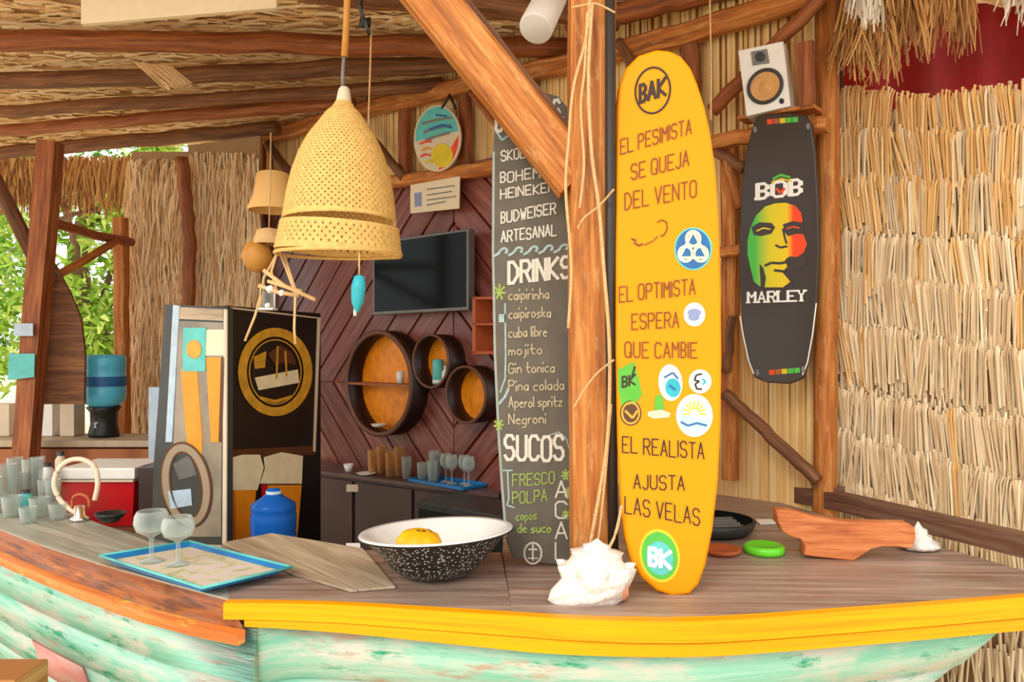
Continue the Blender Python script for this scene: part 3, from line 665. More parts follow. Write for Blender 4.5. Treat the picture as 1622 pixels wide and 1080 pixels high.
cl = [lf[5], inn(350, 863), inn(240, 859), inn(150, 826), inn(0, 776), inn(-90, 752), lf[0], lf[1], lf[2], lf[3], lf[4]]
top_region(cl, (lf[5] - lf[0]), .130, M['topl'], start=0)
# gunwale plank, left, sloping down to the rub rail
go_px = [(-90, 832), (0, 874), (80, 908), (160, 938), (260, 971), (388, 1000)]
zo = [.975, .972, .969, .966, .963, .955]
go = [PZ(x, y, z) for (x, y), z in zip(go_px, zo)]
mb = MB()
for i in range(5):
    a, b, c, d = lf[i] + V(0, 0, -.004), lf[i+1] + V(0, 0, -.004), go[i+1], go[i]
    q = [a, b, c, d]; b0 = len(mb.v); dn = V(0, 0, -.025); mb.v += q + [x + dn for x in q]
    u0, u1 = i * .3, (i + 1) * .3
    mb.face((b0, b0+3, b0+2, b0+1), [(u0, 0), (u0, .12), (u1, .12), (u1, 0)]); mb.face((b0+4, b0+5, b0+6, b0+7)); mb.face((b0+3, b0+7, b0+6, b0+2), [(u0, .1), (u0, .13), (u1, .13), (u1, .1)]); mb.face((b0, b0+1, b0+5, b0+4))
mb.build('gunwale_plank', M['gun'], counter)
rp = smooth_path([p + V(-.004, -.012, -.012) for p in go] , 5)
MB().sweep(rp, [(-.012, -.016), (.012, -.016), (.014, .012), (-.012, .016)], jit=.0008, smooth=False).build('rub_rail', M['rub'], counter)
# yellow edge board in two lengths of height
tp = smooth_path([p + V(0, -.012, 0) for p in front], 5)
def edge(ztop_f, zbot_f, th, name, mat, i0=0, i1=None):
    m = MB(); pts = tp[i0:i1]; n = len(pts); al = 0
    for i, p in enumerate(pts):
        t = (pts[min(i+1, n-1)] - pts[max(i-1, 0)]).normalized(); o = V(t.y, -t.x, 0)
        f = i / (n - 1)
        if i: al += (p - pts[i-1]).length
        zt_, zb_ = ztop_f(f), zbot_f(f)
        a = p + o * th; m.v += [V(p.x, p.y, zt_), V(a.x, a.y, zt_ - .001), V(a.x, a.y, zb_), V(p.x, p.y, zb_)]
        if i:
            b0 = (i-1) * 4; ap = al - (p - pts[i-1]).length
            for k, (v0, v1) in enumerate([(0, .02), (.02, .11), (.11, .13), (.13, .22)]):
                k2 = (k + 1) % 4; m.face((b0 + k, b0 + 4 + k, b0 + 4 + k2, b0 + k2), [(ap, v0), (al, v0), (al, v1), (ap, v1)], False)
    m.face((0, 1, 2, 3), [(0, 0), (.02, 0), (.02, .08), (0, .08)]); e = (n-1) * 4; m.face((e+3, e+2, e+1, e))
    m.build(name, mat, counter)
edge(lambda f: CZ + .004, lambda f: CZ - .038 - .012 * min(1, f * 2), .026, 'edge_board', M['yellow'])
edge(lambda f: CZ - .0405 - .012 * min(1, f * 2), lambda f: CZ - .058 - .026 * min(1, f * 3), .022, 'lower_edge_board', M['yellow'], 2)
# hull strakes
hp = [p.copy() for p in smooth_path(go[:5], 5)][:-1] + [V(p.x, p.y, .955) for p in smooth_path([go[5] + V(.02, 0, 0)] + [p + V(0, .005, 0) for p in front[1:]], 5)]
top_line = hp
def strake(k0, k1, mat, i0=0, i1=999, out=0.0):
    m = MB(); al = 0; n = len(top_line)
    def pos(i, k):
        p = top_line[i]; f = i / (n - 1); t = (top_line[min(i+1, n-1)] - top_line[max(i-1, 0)]).normalized(); o = V(-t.y, t.x, 0)
        zt_ = min(p.z, .96) - .01; z = zt_ - k * (.80)
        q = V(p.x, p.y, 0) + o * (max(k, 0) ** 1.6 * .30 + .012)
        if f > .78: q.x -= ((f - .78) / .22) ** 1.5 * (.14 + max(k, 0) * 1.0)
        return V(q.x, q.y, z)
    for i in range(i0, min(n, i1)):
        if i > i0: al += (top_line[i] - top_line[i-1]).length
        a, b = pos(i, k0) + V(0, -out, 0), pos(i, k1) + V(0, -out, 0); lap = V(0, -.006, 0)
        m.v += [a + V(0, .004, 0), b + lap, b + V(0, .014, 0), a + V(0, .02, 0)]
        if i > i0:
            b0 = (i-1-i0) * 4; ap = al - (top_line[i] - top_line[i-1]).length
            m.face((b0, b0+4, b0+5, b0+1), [(ap, k0), (al, k0), (al, k1), (ap, k1)], True)
            m.face((b0+1, b0+5, b0+6, b0+2), [(ap, k1), (al, k1), (al, k1), (ap, k1)]); m.face((b0+3, b0+2, b0+6, b0+7)); m.face((b0, b0+3, b0+7, b0+4))
    m.face((0, 1, 2, 3)); e = (min(n, i1)-1-i0) * 4; m.face((e+3, e+2, e+1, e))
    return m.build('hull_plank', mat, counter)
for k in range(5): strake(k * .165 - (.0 if k else .012), (k + 1) * .165 + .006, M['hull'])
strake(.345, .50, M['hullp'], 6, 12, .010).name = 'pink_patch'
# back rail along the right of the counter
MB().sweep([V(.60, 3.70, CZ + .02), V(.985, 3.66, CZ + .02), V(1.29, 3.0, CZ + .045), V(1.56, 2.16, CZ + .06)], [(-.035, -.03), (.035, -.03), (.035, .035), (-.035, .035)], up=(0, 0, 1), jit=.001, smooth=False).build('back_rail', M['rail'], counter)
MB().sweep([V(1.02, 3.66, CZ + .07), V(1.31, 3.03, CZ + .085)], [(-.03, -.012), (.03, -.012), (.03, .012), (-.03, .012)], up=(0, 0, 1), smooth=False).build('rail_cap', M['rail'], counter)
# supports inside
for (x, y) in [(-1.0, 2.2), (.3, 2.35), (1.1, 2.35)]:
    MB().box(x - .04, x + .04, y - .04, y + .04, 0, CZ - .032).build('support', M['dbeam'], counter)
# orange stand end by the hull, bottom left
one(MB().box(-1.62, -1.378, 2.10, 2.25, 0, .745, .006, uvdir=(0, 0, 1)), 'wood_block', M['post'], 'orange wooden block standing against the hull at the bottom left', 'block', V(-1.52, 2.2, 0))

# pale hatch board
q = [PZ(x, y, CZ + .0085) for x, y in [(352, 859), (430, 844), (575, 868), (626, 928), (556, 934), (462, 907)]]
hb = thing('hatch_board', 'pale weathered plywood board lying on the counter between blue tray and bowl', 'board', V(q[0].x, q[0].y, CZ + .002))
mid0 = q[1].lerp(q[2], .5); 
top = [q[0], q[1], q[2], q[3], q[4], q[5]]
d = (q[3] - q[1]).normalized(); nn = V(-d.y, d.x, 0); c0 = q[0].lerp(q[3], .5)
for sgn in (1, -1):
    pp = clip([p.copy() for p in top], c0 + nn * sgn * .001, nn * sgn)
    MB().prism(pp, V(0, 0, -.007), .0012, uvdir=d).build('board', M['pale'], hb)

# ================================================================== POST, BRACE, ROPES, BOARDS
YP = 2.14
mp = thing('main_post', 'thick orange post rising from the counter with ropes tied to it', 'post', V(P(940, 900, YP).x, YP, CZ))
sec = [(-.055, -.06), (.05, -.062), (.06, -.05), (.062, .05), (.05, .06), (-.05, .06), (-.062, .05), (-.065, -.045)]
MB().sweep([P(941, 914.5, YP), P(940, 700, YP), P(938, 450, YP), P(936, 250, YP), P(937, 100, YP), P(940, -100, YP), V(P(940, -100, YP).x, YP, 3.24)], sec, up=V(0, -1, 0), jit=.0025, smooth=False).build('timber', M['post'], mp)
one(MB().tube([PZ(972, 925, CZ + .001), P(967, 500, 2.06), V(P(966, 0, 2.06).x, 2.06, 3.2)], .0145, 12), 'metal_pole', M['pole'], 'thin black pole standing between the main post and the yellow board', 'pole', PZ(972, 925, CZ))
YB = 2.0
br = thing('knee_brace', 'heavy diagonal timber brace crossing in front of the chalk menu', 'brace', P(905, 290, YB))
YB = 2.14; a, b = P(914, 288, YB), P(615, -84, YB)
a2 = a + (a - b).normalized() * .0
MB().sweep([a2.lerp(b, i / 10) for i in range(11)], [(-.054, -.05), (.054, -.05), (.064, -.04), (.064, .04), (.054, .05), (-.054, .05), (-.064, .04), (-.064, -.04)], up=V(0, -1, 0), jit=.0015, smooth=False).build('timber', M['post'], br)
MB().sweep([a2.lerp(b, .12 + i / 11.4) + V(.062, .075, .05) for i in range(11)], [(-.02, -.02), (.02, -.02), (.02, .02), (-.02, .02)], up=V(0, -1, 0), jit=.0025, smooth=False).build('cheek', M['dbeam'], br)
def rope(pts, r, label, Y=2.045, mt='rope', n=6):
    ps = smooth_path([P(x, y, (q[0] if q else Y)) for x, y, *q in pts], 5)
    one(MB().tube(ps, r, n), 'rope', M[mt], label, 'rope', ps[-1])
rope([(936, -20), (928, 60), (908, 140), (901, 220), (896, 300), (905, 420), (900, 520)], .0042, 'rope strand hanging down the left edge of the main post')
rope([(938, 5), (932, 120), (937, 240), (949, 330), (956, 420), (964, 520), (966, 600), (962, 700), (948, 790), (932, 878)], .0052, 'long pale rope running down the middle of the main post to the conch')
rope([(930, 20), (926, 110), (920, 170), (925, 260), (918, 330)], .0038, 'short thin rope beside the top of the main post')
rope([(972, 300, 2.0), (950, 325), (925, 345), (915, 362)], .003, 'short cord slanting over the post at the height of the third line of menu')
rope([(972, 570, 2.0), (945, 592), (925, 618), (909, 645)], .003, 'short cord slanting over the post at half height')
rope([(968, 640), (960, 740), (952, 820), (946, 868)], .0035, 'thin cord beside the black pole above the conch')
rope([(906, 12), (925, 8), (945, 6), (974, 20)], .003, 'thin wire looped around the top of the main post')
rope([(985, 800, 1.97), (975, 845, 1.97), (962, 872, 1.95)], .004, 'rope end between yellow board and conch')
rope([(1124, -20, 2.6), (1126, 100, 2.6), (1126, 190, 2.6)], .003, 'hanging cord behind the right edge of the yellow board top', n=5)

# ---- chalkboard
YC = 2.245
CB = Plane((0, YC, 0), (0, -1, 0))
ch = thing('chalk_menu_board', 'tall dark surfboard-shaped chalk menu leaning behind the main post', 'menu board', P(845, 897, YC))
ol = [(845, 148), (866, 147), (884, 152), (898, 168), (905, 195), (909, 240), (912, 400), (913, 600), (914, 800), (914, 897), (860, 893), (812, 884), (800, 850), (794, 780), (788, 690), (782, 560), (779, 400), (779, 260), (783, 205), (795, 172), (818, 153)]
MB().prism([CB.hit(x, y) for x, y in ol], V(0, .028, 0), .004).build('panel', M['slate'], ch)
mb = MB(); linepx(mb, CB, [(782, 240), (781, 400), (784, 560), (790, 690), (796, 780), (802, 850)], 4, .001); mb.build('painted_edge', M['slatee'], ch)
def chalk(s, x0, y0, x1, y1, h, w_, mt='chalk', **k): lettering(MB(), s, CB, x0, y0, x1, y1, h, w_, **k).build('lettering', M[mt], ch)
chalk('CERVEJAS', 786, 208, 886, 188, 30, 5.0, jit=.05)
chalk('SKOL', 794, 255, 832, 250, 16, 2.2, jit=.05); chalk('BOHEMIA', 793, 290, 872, 278, 16, 2.2, jit=.05); chalk('HEINEKEN', 793, 315, 878, 303, 15, 2.2, jit=.05)
chalk('BUDWEISER', 794, 354, 880, 338, 17, 2.3, jit=.05); chalk('ARTESANAL', 794, 384, 881, 372, 17, 2.3, jit=.05)
mb = MB()
for i in range(5):
    cx_ = 795 + i * 24; cy_ = 402 - i * 1.5
    linepx(MB(), CB, [(cx_ - 14, cy_ + 4), (cx_ - 6, cy_), (cx_, cy_ - 8), (cx_ + 6, cy_ - 9), (cx_ + 9, cy_ - 4), (cx_ + 5, cy_ - 1)], 4, .0015).build('scallop', M['chalkb'], ch)
linepx(mb, CB, [(784, 204), (795, 222), (806, 214), (816, 226), (830, 224)], 3.5, .0015)
mb.build('scroll_line', M['chalkb'], ch); mb = MB()
linepx(mb, CB, [(868, 196), (876, 206), (888, 206), (893, 196), (892, 184)], 4, .0015)
mb.build('scroll_line', M['chalkb'], ch)
chalk('DRINKS', 806, 448, 903, 440, 33, 5.2, jit=.03)
for i, s in enumerate(['caipirinha', 'caipiroska', 'cuba libre', 'mojito', 'Gin tonica', 'Pina colada', 'Aperol spritz', 'Negroni']):
    y = [475, 504, 534, 562, 591, 619, 645, 672][i]; x1 = [869, 872, 866, 858, 878, 893, 890, 864][i]
    chalk(s, 806, y, x1, y - 2, 16, 1.9, 'chalkc', jit=.04)
chalk('SUCOS', 800, 730, 892, 728, 38, 5.0, jit=.06)
chalk('FRESCO', 812, 770, 878, 765, 18, 2.0, 'chalkg', jit=.04); chalk('POLPA', 812, 798, 866, 793, 18, 2.0, 'chalkg', jit=.04)
chalk('copos', 818, 824, 850, 822, 14, 1.8, 'chalkg', jit=.04); chalk('de suco', 820, 843, 872, 843, 14, 2.4, 'chalkg', jit=.04)
chalk('ACAI', 880, 762, 898, 762, 26, 2.8, 'chalk', vert=True)
mb = MB(); ringpx(mb, CB, 844, 876, 15, 18, 3, .0012); linepx(mb, CB, [(837, 870), (851, 870)], 3, .0012); linepx(mb, CB, [(844, 862), (844, 888)], 3, .0012); linepx(mb, CB, [(836, 884), (852, 884)], 2, .0012); mb.build('round_emblem', M['chalk'], ch)
for (cx_, cy_, r_) in [(791, 462, 13), (790, 672, 10), (896, 752, 9), (899, 780, 9), (896, 815, 8)]:
    mb = MB()
    for k in range(7):
        t = k * .9 + cx_; linepx(mb, CB, [(cx_, cy_), (cx_ + r_ * .8 * math.cos(t), cy_ + r_ * math.sin(t))], 3.2, .0012)
    mb.build('leaf_drawing', M['chalkg'], ch)
for pts, wd in [([(800, 480), (801, 560), (800, 600), (792, 622)], 2.5), ([(868, 690), (885, 684), (897, 694), (902, 712)], 1.6), ([(796, 745), (812, 745), (804, 745), (806, 790), (803, 800), (815, 804)], 2.2), ([(790, 640), (800, 628), (806, 614)], 4), ([(790, 504), (801, 504)], 13)]:
    linepx(MB(), CB, pts, wd, .0012).build('chalk_doodle', M['chalkb'], ch)

# ---- yellow surfboard
Sb = P(1060, 945, 1.975); St = V(0, 2.085, P(0, 78, 2.085).z)
nS = V(0, -(St.z - Sb.z), (2.085 - 1.975)).normalized()
SP = Plane(Sb, nS); SP.ux = V(1, 0, 0)
sb = thing('surfboard', 'tall yellow surfboard with handwritten Spanish sayings and round stickers', 'surfboard', Sb)
raw = [(1040, 77), (1062, 79), (1080, 88), (1095, 106), (1106, 132), (1118, 170), (1127, 212), (1135, 270), (1140, 340), (1143, 450), (1144, 560), (1143, 670), (1139, 760), (1130, 840), (1119, 895), (1108, 926), (1093, 942), (1065, 945), (1040, 936), (1016, 915), (1000, 888), (991, 850), (984, 790), (980, 700), (977, 560), (976, 400), (976, 250), (977, 170), (981, 135), (992, 106), (1012, 86)]
MB().prism([SP.hit(x, y) for x, y in raw], -SP.n * .042, .010).build('deck', M['board'], sb)
def ink(s, x0, y0, x1, y1, h, w_=2.0, mt='ink', **k): lettering(MB(), s, SP, x0, y0, x1, y1, h, w_, jit=.03, **k).build('lettering', M[mt], sb)
ink('EL PESIMISTA', 983, 244, 1095, 211, 23); ink('SE QUEJA', 1000, 284, 1091, 262, 24); ink('DEL VENTO', 990, 332, 1103, 311, 26)
ink('EL OPTIMISTA', 981, 478, 1101, 466, 24); ink('ESPERA', 1001, 522, 1075, 518, 24); ink('QUE CAMBIE', 990, 566, 1104, 566, 24)
ink('EL REALISTA', 986, 716, 1115, 727, 25, mt='inkd'); ink('AJUSTA', 1004, 774, 1084, 776, 22, mt='inkd'); ink('LAS VELAS', 990, 812, 1108, 832, 26, mt='inkd')
mb = MB(); linepx(mb, SP, [(1000, 378), (1008, 381)], 3, .0022); linepx(mb, SP, [(1004, 384), (1012, 389), (1018, 386)], 3, .0022)
linepx(mb, SP, [(1041, 352), (1048, 348), (1056, 352), (1057, 362), (1052, 372), (1046, 374)], 2, .0022); linepx(mb, SP, [(1020, 388), (1034, 382), (1042, 374)], 1.4, .0022); mb.build('wave_doodle', M['ink'], sb)
mb = MB(); ringpx(mb, SP, 1034, 143, 29, 38, 3.2, .002, .12); mb.build('logo_ring', M['inkd'], sb)
lettering(MB(), 'BAK', SP, 1014, 162, 1054, 150, 27, 5.0).build('logo_lettering', M['inkd'], sb)
def stick(cx_, cy_, rx, ry, mt, rot=0, off=.0016, nm='sticker'): return pxpoly(MB(), SP, ell(cx_, cy_, rx, ry, rot), off, .0012).build(nm, M[mt], sb)
s1 = stick(1098, 394, 30, 34, 'tealg'); o_ = pxpoly(MB(), SP, ell(1098, 394, 27.5, 31.5), .0022, .0008).build('sticker_print', M['blue'], s1)
mb = MB()
for (x, y) in [(1098, 378), (1086, 402), (1110, 402)]: ringpx(mb, SP, x, y, 13, 14, 4.5, .003)
linepx(mb, SP, [(1098, 366), (1076, 408), (1120, 408), (1098, 366)], 4, .0028); mb.build('knot_print', M['foam'], s1)
s2 = stick(1100, 498, 17, 19, 'white'); mb = MB(); pxpoly(mb, SP, ell(1100, 495, 11, 6), .0024, .0006); pxpoly(mb, SP, ell(1099, 502, 9, 6), .0022, .0006); mb.build('sticker_print', M['lav'], s2)
s3 = pxpoly(MB(), SP, [(979, 585), (1004, 573), (1012, 600), (1017, 625), (1006, 640), (985, 642), (979, 615)], .0016, .0012).build('sticker', M['gstk'], sb)
mb = MB(); lettering(mb, 'BK', SP, 986, 613, 1006, 609, 16, 3, .0026); linepx(mb, SP, [(1000, 600), (1006, 580)], 3, .0026); mb.build('sticker_print', M['inkd'], s3)
s4 = stick(999, 654, 17, 20, 'brn'); mb = MB(); ringpx(mb, SP, 999, 654, 15, 18, 3, .0024); linepx(mb, SP, [(990, 650), (1002, 662), (1010, 650)], 4, .0024); linepx(mb, SP, [(994, 640), (1004, 636)], 3, .0024); mb.build('sticker_print', M['gold'], s4)
s5 = stick(1062, 606, 19, 29, 'white', -.08); mb = MB(); pxpoly(mb, SP, ell(1066, 614, 12, 15, -.1), .0022, .0006); mb.build('sticker_print', M['teal'], s5); mb = MB(); linepx(mb, SP, [(1052, 598), (1066, 590), (1074, 600)], 3, .0026); linepx(mb, SP, [(1060, 610), (1070, 618)], 4, .0028); mb.build('sticker_detail', M['blue'], s5)
s6 = stick(1109, 604, 18, 19, 'white'); mb = MB(); linepx(mb, SP, [(1112, 592), (1103, 594), (1100, 602), (1108, 604), (1101, 608), (1104, 616), (1112, 616)], 3, .0024); mb.build('sticker_print', M['inkd'], s6)
mb = MB(); linepx(mb, SP, [(1112, 600), (1118, 604), (1113, 609)], 3, .0024); mb.build('sticker_detail', M['teal'], s6)
s7 = stick(1100, 658, 29, 34, 'white'); mb = MB(); pxpoly(mb, SP, [(1076, 658), (1090, 652), (1104, 664), (1124, 662), (1118, 680), (1100, 688), (1084, 680)], .0022, .0006); mb.build('sticker_print', M['lblue'], s7)
mb = MB()
for k in range(9): t = math.pi + k * math.pi / 8; linepx(mb, SP, [(1100 + 7 * math.cos(t), 656 + 8 * math.sin(t)), (1100 + 19 * math.cos(t), 656 + 22 * math.sin(t))], 2.5, .0022)
mb.build('sun_print', M['ylw'], s7)
mb = MB(); linepx(mb, SP, [(1078, 668), (1090, 674), (1104, 670), (1120, 674)], 3, .003); mb.build('wave_print', M['blue'], s7)
s8 = pxpoly(MB(), SP, [(1026, 652), (1046, 648), (1062, 654), (1060, 661), (1036, 663), (1026, 659)], .0016, .0012).build('sticker', M['offw'], sb)
s9 = pxpoly(MB(), SP, [(1036, 650), (1038, 628), (1045, 624), (1050, 630), (1052, 648)], .0024, .0012).build('sticker', M['gstk'], sb)
s10 = stick(1045, 880, 32, 43, 'ylw', -.2, .0014); pxpoly(MB(), SP, ell(1045, 880, 28, 38, -.2), .0022, .0008).build('sticker_print', M['grn'], s10)
pxpoly(MB(), SP, ell(1045, 884, 21, 27, -.2), .0028, .0005).build('sticker_centre', M['tealg'], s10)
lettering(MB(), 'BK', SP, 1029, 894, 1062, 900, 26, 6.5, .0036).build('sticker_lettering', M['white'], s10)

# ---- black kiteboard on the wall
KP = Plane(wb(1235, 400, .20), WB.n)
kb = thing('kiteboard', 'black kiteboard with stencilled face and white lettering hung on the reed wall', 'kiteboard', KP.hit(1235, 608))
ko = [(1196, 186), (1215, 181), (1250, 179), (1276, 182), (1285, 196), (1291, 240), (1296, 320), (1297, 400), (1294, 470), (1288, 530), (1280, 575), (1271, 600), (1250, 608), (1215, 606), (1195, 598), (1184, 570), (1176, 520), (1171, 450), (1170, 380), (1174, 300), (1180, 250), (1188, 215)]
MB().prism([KP.hit(x, y) for x, y in ko], -KP.n * .02, .005).build('deck', M['satin'], kb)
for l in ([(1172, 500), (1177, 530), (1186, 572), (1194, 592)], [(1293, 480), (1287, 530), (1279, 574), (1271, 594)]): linepx(MB(), KP, l, 2, .001).build('white_edge_line', M['white'], kb)
def kpoly(pts, off, mt, nm): return pxpoly(MB(), KP, pts, off, .0006).build(nm, M[mt], kb)
def kstrokes(lines, wd, off, mt, nm):
    m = MB()
    for l in lines: linepx(m, KP, l, wd, off)
    return m.build(nm, M[mt], kb)
lettering(MB(), 'BOB', KP, 1200, 315, 1268, 307, 23, 4.6, .0016, serif=True).build('lettering', M['white'], kb)
lettering(MB(), 'MARLEY', KP, 1185, 479, 1275, 476, 16, 2.6, .0016, serif=True).build('lettering', M['white'], kb)
kstrokes([[(1224, 284), (1236, 277), (1252, 281)]], 4, .0018, 'grn', 'crest_print'); kstrokes([[(1222, 290), (1237, 283), (1254, 287)]], 3, .002, 'ylw', 'crest_print'); kstrokes([[(1230, 298), (1236, 306), (1243, 298)]], 4, .0022, 'redd', 'crest_print')
fm, nt, b_ = base_mat('face_gradient'); tcf = nt.nodes.new('ShaderNodeTexCoord'); sx = nt.nodes.new('ShaderNodeSeparateXYZ'); mr = nt.nodes.new('ShaderNodeMapRange')
mr.inputs['From Min'].default_value = 3 - .13; mr.inputs['From Max'].default_value = 3 + .13; cr = nt.nodes.new('ShaderNodeValToRGB'); e = cr.color_ramp.elements
e[0].position = .12; e[0].color = srgb((70, 190, 70)); e[1].position = .72; e[1].color = srgb((244, 70, 24))
for pp_, cc_ in ((.36, (220, 206, 30)), (.62, (236, 200, 24))): x = e.new(pp_); x.color = srgb(cc_)
nt.links.new(tcf.outputs['UV'], sx.inputs[0]); nt.links.new(sx.outputs[0], mr.inputs['Value']); nt.links.new(mr.outputs[0], cr.inputs[0]); nt.links.new(cr.outputs[0], b_.inputs['Base Color']); b_.inputs['Roughness'].default_value = .5
pxpoly(MB(), KP, [(1212, 327), (1228, 322), (1245, 321), (1260, 326), (1269, 337), (1271, 350), (1267, 356), (1273, 372), (1278, 386), (1273, 400), (1262, 407), (1251, 406), (1243, 412), (1247, 422), (1239, 431), (1252, 446), (1240, 455), (1212, 455), (1203, 453), (1194, 446), (1189, 425), (1184, 402), (1184, 382), (1189, 360), (1197, 342)], .0012, .0006).build('face_print', fm, kb)
kpoly([(1203, 418), (1209, 424), (1213, 440), (1211, 455), (1205, 454), (1204, 436)], .0018, 'satin', 'jaw_shadow')
kpoly([(1240, 355), (1256, 350), (1273, 353), (1273, 371), (1262, 370), (1248, 374), (1243, 368)], .0018, 'satin', 'eye_shadow')
kpoly([(1246, 408), (1262, 408), (1280, 404), (1276, 424), (1252, 430), (1243, 428), (1250, 418)], .0018, 'satin', 'cheek_shadow')
kpoly([(1250, 436), (1258, 444), (1254, 456), (1244, 456), (1252, 446)], .0018, 'satin', 'chin_shadow')
kstrokes([[(1246, 362), (1256, 359), (1266, 361)]], 2.4, .0026, 'redd', 'eyelid_print')
kpoly([(1190, 360), (1203, 352), (1222, 353), (1228, 360), (1222, 370), (1205, 374), (1194, 372)], .0018, 'satin', 'eye_shadow')
kstrokes([[(1198, 366), (1209, 361), (1220, 363)]], 2.2, .0026, 'ylw', 'eyelid_print')
kstrokes([[(1240, 362), (1243, 376), (1246, 386)], [(1228, 388), (1236, 392), (1247, 390)]], 3.4, .0022, 'satin', 'nose_print')
kstrokes([[(1211, 421), (1222, 416), (1236, 417), (1254, 413)], [(1226, 428), (1244, 430)]], 4, .0024, 'satin', 'mouth_print')
for (xa, ya) in ((1215, 193), (1218, 590)):
    for k, mt in enumerate(['redd', 'clay', 'ylw', 'grn', 'grn']): kstrokes([[(xa + k * 10, ya - k * .8), (xa + k * 10 + 9, ya - k * .8 - .8)]], 8, .0016, mt, 'stripe')
for (x, y) in ((1196, 205), (1280, 200), (1200, 590), (1272, 585)): kpoly(ell(x, y, 3, 5, n=12), .002, 'grey', 'bolt')

# ---- speaker + its shelf bracket
SPK = Plane(wb(1212, 120, .21), (WB.n + V(.25, 0, -.05)).normalized())
spk = thing('speaker', 'white bookshelf speaker with tan cone high on the wall', 'speaker', SPK.hit(1212, 183))
MB().prism([SPK.hit(*p_) for p_ in [(1169, 80), (1240, 65), (1252, 168), (1182, 184)]], -SPK.n * .13, .004).build('cabinet', M['white'], spk)
pxpoly(MB(), SPK, [(1189, 82), (1215, 77), (1219, 100), (1192, 104)], .003, .003, .0008).build('tweeter', M['grey'], spk)
mb = MB(); pxpoly(mb, SPK, ell(1204, 90, 8, 8), .005, .003); mb.build('tweeter_dome', M['dgrey'], spk)
cc = SPK.hit(1212, 137); rr = 28 * cc.y / F
MB().lathe(cc, [(rr, 0), (rr * 1.0, .006), (rr * .86, .009), (rr * .80, .003)], 32, SPK.n).build('cone_surround', M['dgrey'], spk)
MB().lathe(cc, [(rr * .8, .004), (rr * .45, .001), (rr * .3, .002), (rr * .2, .007), (0.0005, .009)], 32, SPK.n).build('cone', M['tan'], spk)
pxpoly(MB(), SPK, ell(1238, 160, 4, 4.5, n=14), .003, .002).build('port', M['black'], spk)
one(MB().bar(wb(1176, 191, .12), wb(1296, 172, .12), .10, .014, up=(0, 0, 1), segs=3), 'speaker_shelf', M['post'], 'narrow wooden shelf under the white speaker', 'shelf', wb(1230, 185, .2))
one(MB().prism([wb(1257, 70, .17), wb(1286, 62, .17), wb(1288, 168, .17), wb(1266, 172, .17)], -WB.n * .03, uvdir=(0, 0, 1)), 'side_board', M['beam'], 'rough brown board to the right of the speaker', 'board', wb(1265, 170, .2))

# ================================================================== LAMP
YL = 2.4; lc = P(537, 400, YL); sc_ = YL / F
lamp = thing('woven_lamp', 'large woven cane bell-shaped pendant lamp hanging over the counter', 'lamp', P(543, 150, YL))
axis = (P(543, 150, YL) - P(535, 400, YL)).normalized()
def lz(y): return (400 - y) * sc_
key = [(158, 9), (172, 17), (180, 26), (200, 39), (220, 53), (245, 65), (275, 75), (310, 82), (350, 87)]
def rad(y):
    for (ya, ra), (yb_, rb) in zip(key, key[1:]):
        if ya <= y <= yb_: return ra + (rb - ra) * (y - ya) / (yb_ - ya)
    return key[-1][1]
def lattice(prof_fn, y0, y1, rowsn, n, ax, c0):
    m = MB(); ax = ax.normalized(); bb = ax.cross(V(1, 0, 0)).normalized(); aa = bb.cross(ax)
    for j in range(rowsn + 1):
        y = y0 + (y1 - y0) * j / rowsn; r = prof_fn(y) * sc_
        for k in range(n):
            th = 2 * math.pi * (k + (R.uniform(-.1, .1))) / n
            rr_ = r + (.0015 if (j % 2) else 0); m.v.append(c0 + ax * lz(y) + (aa * math.cos(th) + bb * math.sin(th)) * rr_)
    for j in range(rowsn):
        for k in range(n):
            if j % 2 == 0 and (k + (j // 2) % 2 * 2) % 4 == 0 and 1 < j < rowsn - 2: continue
            k2 = (k + 1) % n; m.face((j * n + k, j * n + k2, (j+1) * n + k2, (j+1) * n + k), None, False)
    return m
solid(lattice(rad, 162, 349, 78, 208, axis, lc).build('shade', M['weave'], lamp), .005)
axb = (axis + V(.03, -.045, 0)).normalized()
solid(lattice(lambda y: 91 + (y - 360) * .16, 357, 401, 14, 208, axb, lc + V(0, 0, 0)).build('brim', M['weave'], lamp), .005)
cpt = lc + axb * lz(402); MB().tube([cpt + (V(1, 0, 0) * math.cos(t) + axb.cross(V(1, 0, 0)).normalized() * math.sin(t)) * (97.5 * sc_) for t in [2 * math.pi * k / 60 for k in range(60)]], .006, 6, closed=True).build('brim_edge', M['weave'], lamp)
cpt = lc + axis * lz(349); MB().tube([cpt + (V(1, 0, 0) * math.cos(t) + V(0, 1, 0) * math.sin(t)) * (87.5 * sc_) for t in [2 * math.pi * k / 60 for k in range(60)]], .004, 6, closed=True).build('shade_edge', M['weave'], lamp)
for sx in (-1, 1):
    MB().tube([lc + V(sx * 87 * sc_, -.01, lz(347)), lc + V(sx * 89 * sc_, -.01, lz(362))], .006, 6).build('brim_tie', M['rope'], lamp)
MB().lathe(lc, [(6 * sc_, lz(138)), (9 * sc_, lz(142)), (13 * sc_, lz(165)), (14 * sc_, lz(180)), (18 * sc_, lz(184))], 20, axis).build('collar', M['offw'], lamp)
MB().tube([P(545, 88, YL), P(543, 115, YL), P(543, 142, YL)], .006, 8).build('cord', M['grey'], lamp)
MB().lathe(lc, [(.004, lz(200)), (.02, lz(205)), (.035, lz(240)), (.03, lz(262)), (.002, lz(272))], 20, axis).build('bulb', M['white'], lamp)
one(MB().tube([V(P(551, -60, YL).x, YL, 3.3), P(551, -20, YL), P(549, 40, YL), P(546, 90, YL)], .011, 10, jit=.001), 'lamp_pole', M['skin'], 'orange bamboo hanger pole above the woven lamp', 'hanger', P(546, 90, YL))
